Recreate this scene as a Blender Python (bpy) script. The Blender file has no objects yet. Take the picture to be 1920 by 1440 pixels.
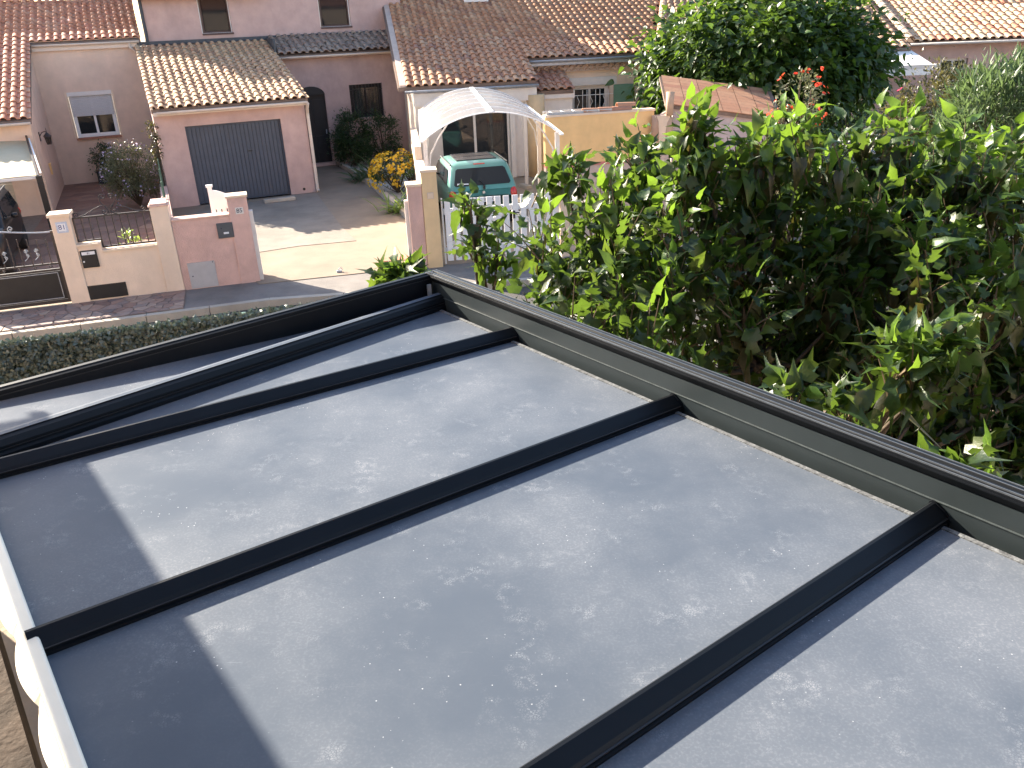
import bpy, bmesh, math, random
import numpy as np
from mathutils import Matrix, Vector
random.seed(7); rng = np.random.default_rng(7)
R_ = math.radians
sc = bpy.context.scene
COL = sc.collection
# ------------------------------------------------------------------ camera
CAM_H, FPX, PITCH, ROLL = 4.5, 1540.0, 24.4, -2.43
_p, _r = R_(PITCH), R_(ROLL)
FWD = np.array([0, math.cos(_p), -math.sin(_p)]); _up = np.array([0, math.sin(_p), math.cos(_p)]); _rt = np.array([1., 0, 0])
RT = _rt*math.cos(_r) + _up*math.sin(_r); UP = -_rt*math.sin(_r) + _up*math.cos(_r)
CAM = np.array([0, 0, CAM_H])
cd = bpy.data.cameras.new('camera'); cam = bpy.data.objects.new('camera', cd); COL.objects.link(cam)
cd.sensor_width = 36; cd.lens = FPX/1920*36; cd.clip_end = 1000; cd.clip_start = 0.05
cam.matrix_world = Matrix(((RT[0], UP[0], -FWD[0], 0), (RT[1], UP[1], -FWD[1], 0), (RT[2], UP[2], -FWD[2], CAM_H), (0, 0, 0, 1)))
sc.camera = cam
# ------------------------------------------------------------------ sky, sun, exposure
SUN_AZ, SUN_EL = 143.0, 26.0           # where the sun stands: degrees from +x, height
w = bpy.data.worlds.new('World'); sc.world = w; w.use_nodes = True
nt = w.node_tree; bg = nt.nodes['Background']; sky = nt.nodes.new('ShaderNodeTexSky'); sky.sky_type = 'NISHITA'
sky.sun_disc = False; sky.sun_elevation = R_(SUN_EL); sky.sun_rotation = R_(90-SUN_AZ)
sky.air_density = 1.0; sky.dust_density = 1.3; sky.ozone_density = 1.0
nt.links.new(sky.outputs[0], bg.inputs[0]); bg.inputs[1].default_value = 0.092
sl = bpy.data.lights.new('sun', 'SUN'); sun = bpy.data.objects.new('sun', sl); COL.objects.link(sun)
sl.energy = 5.0; sl.angle = R_(0.45); sl.color = (1.0, 0.89, 0.73)
sun.rotation_euler = Vector((-math.cos(R_(SUN_AZ))*math.cos(R_(SUN_EL)), -math.sin(R_(SUN_AZ))*math.cos(R_(SUN_EL)), -math.sin(R_(SUN_EL)))).to_track_quat('-Z', 'Y').to_euler()
sun.location = (-20, 15, 20)
vs = sc.view_settings; vs.view_transform = 'Standard'; vs.look = 'None'; vs.gamma = 1; vs.use_curve_mapping = False; vs.exposure = 2.13
sc.cycles.max_bounces = 8; sc.cycles.transparent_max_bounces = 12
# ------------------------------------------------------------------ pixel -> place helpers
def ray(x, y): return FWD + RT*(x-960)/FPX - UP*(y-720)/FPX
def G(x, y, z=0.): d = ray(x, y); return CAM + d*((z-CAM_H)/d[2])
def D(x, y, dist): d = ray(x, y); return CAM + d*(dist/d[1])     # at world y = dist
class F:
    def __init__(s, O, az):
        s.O = np.array([O[0], O[1], 0.]); s.az = az; a = R_(az)
        s.u = np.array([math.cos(a), math.sin(a), 0]); s.v = np.array([-math.sin(a), math.cos(a), 0])
    def loc(s, P): d = np.array(P)-s.O; return np.array([d@s.u, d@s.v, d[2]])
    def wld(s, l): return s.O + s.u*l[0] + s.v*l[1] + np.array([0, 0, l[2]])
    def py(s, x, y, yy): d = ray(x, y); t = ((s.O+s.v*yy-CAM)@s.v)/(d@s.v); return s.loc(CAM+t*d)
    def px(s, x, y, xx): d = ray(x, y); t = ((s.O+s.u*xx-CAM)@s.u)/(d@s.u); return s.loc(CAM+t*d)
    def pz(s, x, y, z): return s.loc(G(x, y, z))
A = F((-8.31, 22.60), 22.5)                 # the two joined houses
B = F(G(765, 166, 2.65)[:2], 9)             # house behind the carport
W = F((-7.86, 14.22), 17)                   # garden walls along the pavement
GT = F((-1.25, 15.65), 8.4)                 # white gate
E_ = F(G(1705, 78, 3.05)[:2], -6)           # pink house on the right
PG = F(G(1265, 772, 2.75)[:2], 37)          # pergola
# ------------------------------------------------------------------ materials
MATS = {}
def _new(name):
    m = bpy.data.materials.new(name); m.use_nodes = True; MATS[name] = m
    return m, m.node_tree, m.node_tree.nodes, m.node_tree.links, m.node_tree.nodes['Principled BSDF']
def N(nt, t, **kw):
    n = nt.nodes.new(t)
    for k, v in kw.items():
        if k.startswith('i_'): n.inputs[k[2:]].default_value = v
        else: setattr(n, k, v)
    return n
def c4(c): return (c[0], c[1], c[2], 1)
def M(name, col, rough=.7, var=.12, scale=4., bump=0., bscale=60., spec=.4, metal=0., col2=None, stain=0., stainscale=.8, coat=0.):
    """painted / mineral surface: large stains, mid mottling, fine relief"""
    m, nt, ns, lk, b = _new(name)
    tc = N(nt, 'ShaderNodeTexCoord')
    n1 = N(nt, 'ShaderNodeTexNoise', i_Scale=scale, i_Detail=6., i_Roughness=.6); lk.new(tc.outputs['Object'], n1.inputs['Vector'])
    r = N(nt, 'ShaderNodeValToRGB'); lk.new(n1.outputs['Fac'], r.inputs[0])
    r.color_ramp.elements[0].position = .3; r.color_ramp.elements[1].position = .72
    lo = [x*(1-var) for x in col]; hi = [min(1, x*(1+var)) for x in (col2 or col)]
    r.color_ramp.elements[0].color = c4(lo); r.color_ramp.elements[1].color = c4(hi)
    out = r.outputs[0]
    if stain:
        n2 = N(nt, 'ShaderNodeTexNoise', i_Scale=stainscale, i_Detail=8., i_Roughness=.65); 
        mp = N(nt, 'ShaderNodeMapping'); mp.inputs['Scale'].default_value = (1, 1, .45); mp.inputs['Location'].default_value = (3.1, 1.7, .4)
        lk.new(tc.outputs['Object'], mp.inputs[0]); lk.new(mp.outputs[0], n2.inputs['Vector'])
        rr = N(nt, 'ShaderNodeValToRGB'); rr.color_ramp.elements[0].position = .45; rr.color_ramp.elements[1].position = .75
        lk.new(n2.outputs['Fac'], rr.inputs[0])
        mu = N(nt, 'ShaderNodeMath', operation='MULTIPLY'); mu.inputs[1].default_value = stain; lk.new(rr.outputs[0], mu.inputs[0])
        mx = N(nt, 'ShaderNodeMix', data_type='RGBA'); lk.new(mu.outputs[0], mx.inputs['Factor']); lk.new(out, mx.inputs['A'])
        mx.inputs['B'].default_value = c4([x*.45 for x in col]); out = mx.outputs['Result']
    lk.new(out, b.inputs['Base Color'])
    b.inputs['Roughness'].default_value = rough; b.inputs['Specular IOR Level'].default_value = spec; b.inputs['Metallic'].default_value = metal
    b.inputs['Coat Weight'].default_value = coat
    if bump:
        n3 = N(nt, 'ShaderNodeTexNoise', i_Scale=bscale, i_Detail=4.); lk.new(tc.outputs['Object'], n3.inputs['Vector'])
        bp = N(nt, 'ShaderNodeBump', i_Strength=bump, i_Distance=.02); lk.new(n3.outputs['Fac'], bp.inputs['Height']); lk.new(bp.outputs[0], b.inputs['Normal'])
    return m
def rnd_node(nt, lk):
    """one random number per separate piece, whether it is an object or an island of a joined mesh"""
    oi = N(nt, 'ShaderNodeObjectInfo'); ge = N(nt, 'ShaderNodeNewGeometry')
    ad = N(nt, 'ShaderNodeMath', operation='ADD'); lk.new(oi.outputs['Random'], ad.inputs[0]); lk.new(ge.outputs['Random Per Island'], ad.inputs[1])
    wn = N(nt, 'ShaderNodeTexWhiteNoise', noise_dimensions='1D'); mu = N(nt, 'ShaderNodeMath', operation='MULTIPLY'); mu.inputs[1].default_value = 917.3
    lk.new(ad.outputs[0], mu.inputs[0]); lk.new(mu.outputs[0], wn.inputs['W'])
    return wn.outputs['Value']
def Mramp(name, cols, rough=.8, bump=.25, bscale=40., dirt=.25, spec=.3, dscale=9.):
    """pieces of one kind, each with its own tone out of a list"""
    m, nt, ns, lk, b = _new(name)
    v = rnd_node(nt, lk); r = N(nt, 'ShaderNodeValToRGB'); r.color_ramp.interpolation = 'LINEAR'; lk.new(v, r.inputs[0])
    el = r.color_ramp.elements
    while len(el) < len(cols): el.new(.5)
    for i, c in enumerate(cols): el[i].position = i/max(1, len(cols)-1); el[i].color = c4(c)
    tc = N(nt, 'ShaderNodeNewGeometry'); n1 = N(nt, 'ShaderNodeTexNoise', i_Scale=dscale, i_Detail=6.); lk.new(tc.outputs['Position'], n1.inputs['Vector'])
    rr = N(nt, 'ShaderNodeValToRGB'); rr.color_ramp.elements[0].position = .42; rr.color_ramp.elements[1].position = .8; lk.new(n1.outputs['Fac'], rr.inputs[0])
    mu = N(nt, 'ShaderNodeMath', operation='MULTIPLY'); mu.inputs[1].default_value = dirt; lk.new(rr.outputs[0], mu.inputs[0])
    mx = N(nt, 'ShaderNodeMix', data_type='RGBA'); lk.new(mu.outputs[0], mx.inputs['Factor']); lk.new(r.outputs[0], mx.inputs['A'])
    mx.inputs['B'].default_value = (.07, .06, .055, 1); lk.new(mx.outputs['Result'], b.inputs['Base Color'])
    b.inputs['Roughness'].default_value = rough; b.inputs['Specular IOR Level'].default_value = spec
    n3 = N(nt, 'ShaderNodeTexNoise', i_Scale=bscale, i_Detail=3.); lk.new(tc.outputs['Position'], n3.inputs['Vector'])
    bp = N(nt, 'ShaderNodeBump', i_Strength=bump, i_Distance=.01); lk.new(n3.outputs['Fac'], bp.inputs['Height']); lk.new(bp.outputs[0], b.inputs['Normal'])
    return m
def Mleaf(name, cols, trans=.35, tcol=(.3, .45, .05), rough=.4, spec=.5):
    m, nt, ns, lk, b = _new(name)
    v = rnd_node(nt, lk); r = N(nt, 'ShaderNodeValToRGB'); lk.new(v, r.inputs[0]); el = r.color_ramp.elements
    while len(el) < len(cols): el.new(.5)
    for i, c in enumerate(cols): el[i].position = i/max(1, len(cols)-1); el[i].color = c4(c)
    tc = N(nt, 'ShaderNodeNewGeometry'); n1 = N(nt, 'ShaderNodeTexNoise', i_Scale=30., i_Detail=3.); lk.new(tc.outputs['Position'], n1.inputs['Vector'])
    hs = N(nt, 'ShaderNodeHueSaturation'); mr = N(nt, 'ShaderNodeMapRange')
    mr.inputs['From Min'].default_value = .3; mr.inputs['From Max'].default_value = .7; mr.inputs['To Min'].default_value = .75; mr.inputs['To Max'].default_value = 1.25
    lk.new(n1.outputs['Fac'], mr.inputs['Value']); lk.new(mr.outputs[0], hs.inputs['Value']); lk.new(r.outputs[0], hs.inputs['Color'])
    bn = N(nt, 'ShaderNodeTexNoise', i_Scale=75., i_Detail=2.); lk.new(tc.outputs['Position'], bn.inputs['Vector']); bpn = N(nt, 'ShaderNodeBump', i_Strength=.35, i_Distance=.006); lk.new(bn.outputs['Fac'], bpn.inputs['Height']); lk.new(bpn.outputs[0], b.inputs['Normal'])
    lk.new(hs.outputs[0], b.inputs['Base Color']); b.inputs['Roughness'].default_value = rough; b.inputs['Specular IOR Level'].default_value = spec
    tr = N(nt, 'ShaderNodeBsdfTranslucent'); mxc = N(nt, 'ShaderNodeMix', data_type='RGBA', blend_type='MULTIPLY'); mxc.inputs['Factor'].default_value = 1
    gn = N(nt, 'ShaderNodeMix', data_type='RGBA'); gn.inputs['Factor'].default_value = .35; gn.inputs['A'].default_value = c4(tcol)
    sc_ = N(nt, 'ShaderNodeMix', data_type='RGBA', blend_type='ADD'); sc_.inputs['Factor'].default_value = 1; lk.new(hs.outputs[0], sc_.inputs['A']); lk.new(hs.outputs[0], sc_.inputs['B'])
    lk.new(sc_.outputs['Result'], gn.inputs['B']); lk.new(gn.outputs['Result'], tr.inputs['Color'])
    ms = N(nt, 'ShaderNodeMixShader'); ms.inputs[0].default_value = trans; lk.new(b.outputs[0], ms.inputs[1]); lk.new(tr.outputs[0], ms.inputs[2])
    lk.new(ms.outputs[0], ns['Material Output'].inputs['Surface'])
    return m
def Mglass(name, tint=(.55, .6, .6), see=.16, rough=.03):
    m, nt, ns, lk, b = _new(name)
    b.inputs['Base Color'].default_value = (.02, .024, .028, 1); b.inputs['Roughness'].default_value = rough; b.inputs['Specular IOR Level'].default_value = .45
    t = N(nt, 'ShaderNodeBsdfTransparent'); t.inputs[0].default_value = c4(tint)
    ms = N(nt, 'ShaderNodeMixShader'); ms.inputs[0].default_value = see; lk.new(b.outputs[0], ms.inputs[1]); lk.new(t.outputs[0], ms.inputs[2])
    lk.new(ms.outputs[0], ns['Material Output'].inputs['Surface']); return m
def Mpoly(name, col=(.72, .69, .70), see=.36, thru=.5):
    m, nt, ns, lk, b = _new(name)
    b.inputs['Base Color'].default_value = c4(col); b.inputs['Roughness'].default_value = .25; b.inputs['Specular IOR Level'].default_value = .5
    t = N(nt, 'ShaderNodeBsdfTransparent'); t.inputs[0].default_value = (.95, .95, .95, 1)
    l = N(nt, 'ShaderNodeBsdfTranslucent'); l.inputs[0].default_value = c4(col)
    m1 = N(nt, 'ShaderNodeMixShader'); m1.inputs[0].default_value = thru; lk.new(b.outputs[0], m1.inputs[1]); lk.new(l.outputs[0], m1.inputs[2])
    m2 = N(nt, 'ShaderNodeMixShader'); m2.inputs[0].default_value = see; lk.new(m1.outputs[0], m2.inputs[1]); lk.new(t.outputs[0], m2.inputs[2])
    lk.new(m2.outputs[0], ns['Material Output'].inputs['Surface']); return m
def Mpanel(name):
    """grey laminated roof panel with dust, shoe marks, scratches and specks"""
    m, nt, ns, lk, b = _new(name)
    tc = N(nt, 'ShaderNodeNewGeometry'); pos = tc.outputs['Position']
    def noise(scale, detail=6., loc=(0, 0, 0), sc3=(1, 1, 1), rot=0, rough=.55):
        mp = N(nt, 'ShaderNodeMapping'); mp.inputs['Scale'].default_value = sc3; mp.inputs['Location'].default_value = loc; mp.inputs['Rotation'].default_value = (0, 0, rot)
        lk.new(pos, mp.inputs[0]); n = N(nt, 'ShaderNodeTexNoise', i_Scale=scale, i_Detail=detail, i_Roughness=rough); lk.new(mp.outputs[0], n.inputs['Vector']); return n.outputs['Fac']
    def ramp(v, a, bb):
        r = N(nt, 'ShaderNodeMapRange', interpolation_type='SMOOTHSTEP'); r.inputs['From Min'].default_value = a; r.inputs['From Max'].default_value = bb; lk.new(v, r.inputs['Value']); return r.outputs[0]
    def mul(a, bb):
        n = N(nt, 'ShaderNodeMath', operation='MULTIPLY')
        for i, q in enumerate((a, bb)):
            if isinstance(q, (int, float)): n.inputs[i].default_value = q
            else: lk.new(q, n.inputs[i])
        return n.outputs[0]
    def add(a, bb, clamp=True):
        n = N(nt, 'ShaderNodeMath', operation='ADD', use_clamp=clamp); lk.new(a, n.inputs[0]); lk.new(bb, n.inputs[1]); return n.outputs[0]
    cloud = ramp(noise(1.3, 8., rough=.6), .3, .75)
    # shoe-sole prints: patches of small cells
    patch = ramp(noise(6.5, 3., (7, 3, 0)), .52, .72)
    vo = N(nt, 'ShaderNodeTexVoronoi', i_Scale=120., feature='DISTANCE_TO_EDGE'); lk.new(pos, vo.inputs['Vector'])
    sole = mul(mul(patch, ramp(vo.outputs['Distance'], .06, .16)), ramp(noise(30, 2., (1, 9, 0)), .42, .62))
    # specks, made denser to stand in for bright specular sparkles
    v2 = N(nt, 'ShaderNodeTexVoronoi', i_Scale=58.); lk.new(pos, v2.inputs['Vector'])
    sp = N(nt, 'ShaderNodeMath', operation='LESS_THAN'); sp.inputs[1].default_value = .13; lk.new(v2.outputs['Distance'], sp.inputs[0])
    pick = N(nt, 'ShaderNodeSeparateColor'); lk.new(v2.outputs['Color'], pick.inputs[0])
    gt = N(nt, 'ShaderNodeMath', operation='GREATER_THAN'); gt.inputs[1].default_value = .80; lk.new(pick.outputs[0], gt.inputs[0])
    speck = mul(mul(sp.outputs[0], gt.outputs[0]), ramp(noise(3.4, 3., (4, 4, 1)), .5, .62))
    fine = ramp(noise(120, 3., (2, 2, 2)), .45, .75)
    # scratches
    scr = mul(ramp(noise(9, 2., (0, 5, 0), (1, 26, 1), .9), .7, .74), ramp(noise(2.6, 2., (9, 1, 0)), .55, .68))
    dust = add(add(mul(sole, .22), mul(speck, .8)), add(add(mul(mul(cloud, fine), .16), mul(cloud, .16)), mul(scr, .3)))
    mx = N(nt, 'ShaderNodeMix', data_type='RGBA'); lk.new(dust, mx.inputs['Factor']); mx.inputs['A'].default_value = (.072, .088, .114, 1); mx.inputs['B'].default_value = (.40, .41, .43, 1)
    lk.new(mx.outputs['Result'], b.inputs['Base Color'])
    rr = N(nt, 'ShaderNodeMapRange'); rr.inputs['To Min'].default_value = .46; rr.inputs['To Max'].default_value = .6; lk.new(cloud, rr.inputs['Value']); lk.new(rr.outputs[0], b.inputs['Roughness'])
    b.inputs['Specular IOR Level'].default_value = .08
    bp = N(nt, 'ShaderNodeBump', i_Strength=.05, i_Distance=.002); lk.new(fine, bp.inputs['Height']); lk.new(bp.outputs[0], b.inputs['Normal'])
    return m

m_beige = M('stucco_beige', (.70, .52, .41), .9, .08, 3., .35, 90., stain=.3)
m_pink = M('stucco_pink', (.53, .37, .335), .92, .1, 3., .5, 70., stain=.35, stainscale=1.1)
m_pinkwall = M('stucco_rose_wall', (.66, .43, .37), .92, .1, 4., .6, 60., stain=.45, stainscale=1.3)
m_cream = M('stucco_cream', (.76, .60, .47), .9, .07, 3., .3, 80., stain=.3, stainscale=1.5)
m_coping = M('coping_cream', (.72, .56, .42), .85, .08, 5., .2, 50.)
m_copingpink = M('coping_salmon', (.66, .44, .36), .9, .14, 9., .4, 40.)
m_ochre = M('stucco_ochre', (.80, .53, .25), .9, .1, 2.5, .3, 70., stain=.25)
m_yellowpost = M('stucco_yellow', (.72, .52, .30), .9, .08, 3., .35, 70., stain=.2)
m_mauve = M('render_mauve_grey', (.50, .42, .42), .92, .14, 4., .5, 50., stain=.3)
m_taupe = M('render_taupe', (.56, .44, .37), .92, .1, 4., .4, 50., stain=.3)
m_white = M('white_paint', (.80, .79, .78), .45, .03, 8., 0, 1)
m_offwhite = M('offwhite_trim', (.68, .64, .60), .6, .06, 6., .1, 60.)
m_trim = M('gutter_cream', (.66, .55, .47), .5, .06, 6.)
m_zinc = M('zinc_gutter', (.36, .38, .42), .45, .15, 9., 0, 1, metal=.3)
m_lead = M('lead_flashing', (.06, .065, .075), .6, .25, 8., .2, 30.)
m_garage = M('garage_door_slate', (.062, .073, .098), .55, .1, 5., .1, 90.)
m_dark = M('dark_timber', (.022, .018, .018), .6, .2, 6., .2, 60.)
m_brownframe = M('brown_frame', (.09, .05, .045), .5, .15, 9.)
m_iron = M('wrought_iron', (.035, .026, .026), .5, .25, 14., .2, 80., spec=.5)
m_blackmetal = M('black_sheet', (.014, .014, .016), .45, .2, 7., 0, 1)
m_terra = M('terracotta_sill', (.36, .17, .11), .85, .2, 12., .3, 50.)
m_greyplate = M('grey_cabinet', (.42, .40, .40), .6, .08, 7., .05, 40., stain=.2)
m_mailgrey = M('mailbox_grey', (.085, .09, .10), .45, .1, 9.)
m_label = M('label_card', (.72, .72, .74), .5, .02)
m_ink = M('dark_ink', (.03, .03, .06), .6, .05)
m_blueink = M('blue_glaze', (.03, .06, .22), .3, .1)
m_enamel = M('enamel_plate', (.45, .50, .62), .3, .25, 60.)
m_concrete = M('drive_concrete', (.255, .20, .15), .9, .13, 1.6, .35, 50., stain=.18, stainscale=.7)
m_slab = M('drive_slab', (.25, .215, .18), .9, .15, 2., .4, 45., stain=.5, stainscale=.6)
m_kerb = M('kerb_concrete', (.42, .37, .31), .9, .12, 3., .4, 40., stain=.3)
m_asphalt = M('asphalt', (.075, .07, .066), .9, .2, 3., .6, 120.)
m_pave = M('pavement_concrete', (.20, .18, .165), .9, .18, 2.5, .5, 60., stain=.4)
m_soil = M('soil', (.16, .12, .085), .95, .3, 2., .6, 20.)
m_earth = M('yard_earth', (.30, .24, .18), .95, .2, 1.2, .5, 20.)
m_gravel = M('white_gravel', (.55, .52, .48), .9, .3, 30., 1., 60.)
m_joint = M('mortar', (.22, .17, .14), .95, .2, 10., .4, 60.)
m_stone = Mramp('porphyry_stone', [(.24, .15, .12), (.33, .22, .18), (.20, .15, .14), (.40, .29, .23), (.27, .21, .19), (.36, .23, .18)], .75, .3, 25., .3)
m_patio = Mramp('patio_stone', [(.23, .125, .09), (.30, .17, .12), (.20, .11, .085), (.34, .21, .15)], .75, .3, 25., .3, dscale=3.)
m_tile_buff = Mramp('tile_buff', [(.45, .29, .175), (.53, .36, .22), (.47, .275, .17), (.57, .40, .255), (.42, .235, .15)], bump=.1, dirt=0.18)
m_tile_rose = Mramp('tile_rose', [(0.517, 0.228, 0.137), (0.562, 0.281, 0.175), (0.471, 0.205, 0.125), (0.578, 0.319, 0.213), (0.532, 0.228, 0.152)], bump=.1, dirt=0.11)
m_tile_salm = Mramp('tile_salmon', [(0.408, 0.197, 0.109), (0.476, 0.265, 0.156), (0.435, 0.211, 0.116), (0.517, 0.32, 0.197), (0.326, 0.163, 0.109)], bump=.1, dirt=0.24)
m_tile_pale = Mramp('tile_pale', [(0.468, 0.296, 0.195), (0.499, 0.335, 0.226), (0.437, 0.265, 0.179), (0.53, 0.367, 0.25)], bump=.1, dirt=0.15)
m_tile_mix = Mramp('tile_mixed', [(0.515, 0.39, 0.25), (0.468, 0.187, 0.109), (0.546, 0.421, 0.281), (0.429, 0.156, 0.094), (0.562, 0.452, 0.296), (0.484, 0.265, 0.156), (0.53, 0.39, 0.25)], bump=.1, dirt=0.09)
m_tile_red = Mramp('tile_orange', [(0.406, 0.195, 0.117), (0.468, 0.257, 0.156), (0.374, 0.172, 0.109)], bump=.1, dirt=0.21)
m_tile_old = Mramp('tile_weathered', [(0.328, 0.25, 0.195), (0.39, 0.304, 0.242), (0.281, 0.218, 0.179), (0.359, 0.257, 0.203)], bump=.1, dirt=0.3)
m_deck = M('roof_underlay', (.20, .14, .11), .9, .2, 5., .3, 40.)
m_anthra = M('anthracite_powder', (.005, .0062, .0085), .45, .18, 5., .03, 200., spec=.2)
m_anthra2 = M('anthracite_gutter', (.0205, .0275, .030), .45, .08, 6., .03, 200., spec=.4)
m_seam = M('gutter_seam', (.05, .06, .062), .5, .3, 30.)
m_sealant = M('worn_sealant', (.12, .125, .13), .7, .6, 30., .3, 90.)
m_ridge_glint = M('ridge_glint', (.075, .082, .092), .35, .2, 20., spec=.5)  # lighter grey on the cap ridges stands in for sun glints
m_panel = Mpanel('roof_panel_grey')
m_canvas = M('cream_canvas', (.56, .47, .32), .85, .04, 6., .1, 200.)
m_canvas_w = M('white_canvas', (.82, .80, .76), .8, .03, 6., .1, 200.)
m_cream_band = M('cream_band', (.80, .74, .62), .6, .04, 6.)
m_ledge = M('brown_shade_ledge', (.034, .024, .018), .95, .5, 3.5, .5, 30., col2=(.065, .046, .034))  # sunlit ledge, its brown darkened so it looks shaded
m_poly = Mpoly('polycarbonate')
m_glass = Mglass('window_glass')
m_glassclear = Mglass('clear_glass', tint=(.8, .82, .8), see=.7)
m_glassdark = Mglass('dark_glass', see=.05)
m_carglass = Mglass('car_glass', tint=(.3, .36, .38), see=.04)
for _g in (m_glass, m_carglass): _g.node_tree.nodes['Principled BSDF'].inputs['Specular IOR Level'].default_value = .22
m_teal = M('teal_paint', (.075, .235, .205), .28, .06, 3., spec=.6, coat=.6)
m_carblack = M('car_trim', (.02, .02, .022), .5, .1)
m_carbrown = M('sunroof_glass', (.045, .04, .042), .15, .1, spec=.8)
m_charcoal = M('charcoal_paint', (.010, .010, .011), .4, .1, 3., spec=.25, coat=.1)
m_tyre = M('tyre', (.02, .02, .02), .85, .1)
m_rim = M('rim', (.35, .36, .38), .35, .1, metal=.8)
m_redlens = M('red_lens', (.45, .02, .015), .2, .15, 30., spec=.7)
m_amber = M('amber_lens', (.55, .2, .03), .25, .1)
m_curtain = M('curtain', (.5, .48, .45), .9, .1, 12.)
m_room = M('room_dark', (.06, .055, .05), .9, .2)
m_shutter = M('green_shutter', (.16, .29, .20), .65, .1, 6., .1, 60.)
m_rollshut = M('roller_shutter', (.52, .52, .53), .6, .05, 6.)
m_roller = M('roller_door_beige', (.50, .48, .44), .6, .06, 6.)
m_bark = M('bark', (.075, .055, .038), .9, .3, 10., .6, 30.)
m_twig = M('young_twig', (.11, .075, .04), .75, .25, 12.)
m_pot = M('black_pot', (.02, .022, .024), .6, .2)
m_wire = M('galvanised_wire', (.40, .41, .42), .5, .1, metal=.5)
m_greenwire = M('green_wire', (.05, .11, .08), .5, .1)
m_pinkband = M('pink_band', (.60, .22, .18), .8, .1)
m_lantern = Mglass('lantern_glass', tint=(.8, .75, .65), see=.4, rough=.3)
m_mulb = Mleaf('mulberry_leaf', [(.011, .026, .009), (.017, .040, .011), (.027, .060, .013), (.040, .080, .014), (.014, .030, .011), (.066, .082, .017)], .38, (.15, .235, .02), .40, .5)
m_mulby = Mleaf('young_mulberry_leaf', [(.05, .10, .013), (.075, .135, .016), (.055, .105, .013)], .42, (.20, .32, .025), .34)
m_mulbold = Mleaf('old_mulberry_leaf', [(.028, .030, .010), (.055, .047, .012), (.020, .024, .010), (.08, .066, .022)], .3, (.11, .105, .018), .4)
m_tree = Mleaf('tree_leaf', [(.020, .046, .009), (.032, .068, .011), (.046, .088, .014), (.024, .050, .010)], .36, (.16, .26, .022), .38)
m_bushdark = Mleaf('dark_bush_leaf', [(.020, .045, .014), (.032, .062, .018), (.046, .08, .022)], .2, (.1, .16, .04))
m_oleander = Mleaf('oleander_leaf', [(.04, .07, .03), (.06, .10, .04), (.085, .125, .055), (.05, .08, .035)], .3, (.22, .32, .1), .38)
m_brownbush = Mleaf('olive_bush_leaf', [(.035, .04, .016), (.06, .06, .022), (.05, .05, .02), (.085, .072, .03)], .3, (.22, .2, .06))
m_lavleaf = Mleaf('grey_green_leaf', [(.085, .09, .045), (.12, .125, .065), (.15, .15, .085)], .3, (.22, .25, .1))
m_lavfl = Mleaf('lilac_petal', [(.42, .36, .50), (.5, .44, .56), (.34, .27, .46)], .4, (.5, .4, .6))
m_yellow = Mleaf('yellow_petal', [(.62, .40, .02), (.70, .48, .03), (.55, .33, .02)], .3, (.8, .5, .03))
m_red = Mleaf('red_petal', [(.65, .05, .02), (.75, .10, .03), (.60, .04, .03)], .35, (.9, .1, .03))
m_pinkfl = Mleaf('magenta_petal', [(.55, .03, .12), (.6, .05, .15)], .3, (.8, .05, .2))
m_hedge = Mleaf('plastic_ivy_leaf', [(.085, .115, .085), (.11, .14, .105), (.14, .165, .13), (.095, .12, .09)], .1, (.03, .07, .05), .28, .7)
m_grassy = Mleaf('strap_leaf', [(.07, .13, .03), (.11, .18, .045), (.16, .22, .06)], .35, (.3, .4, .06))

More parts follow.
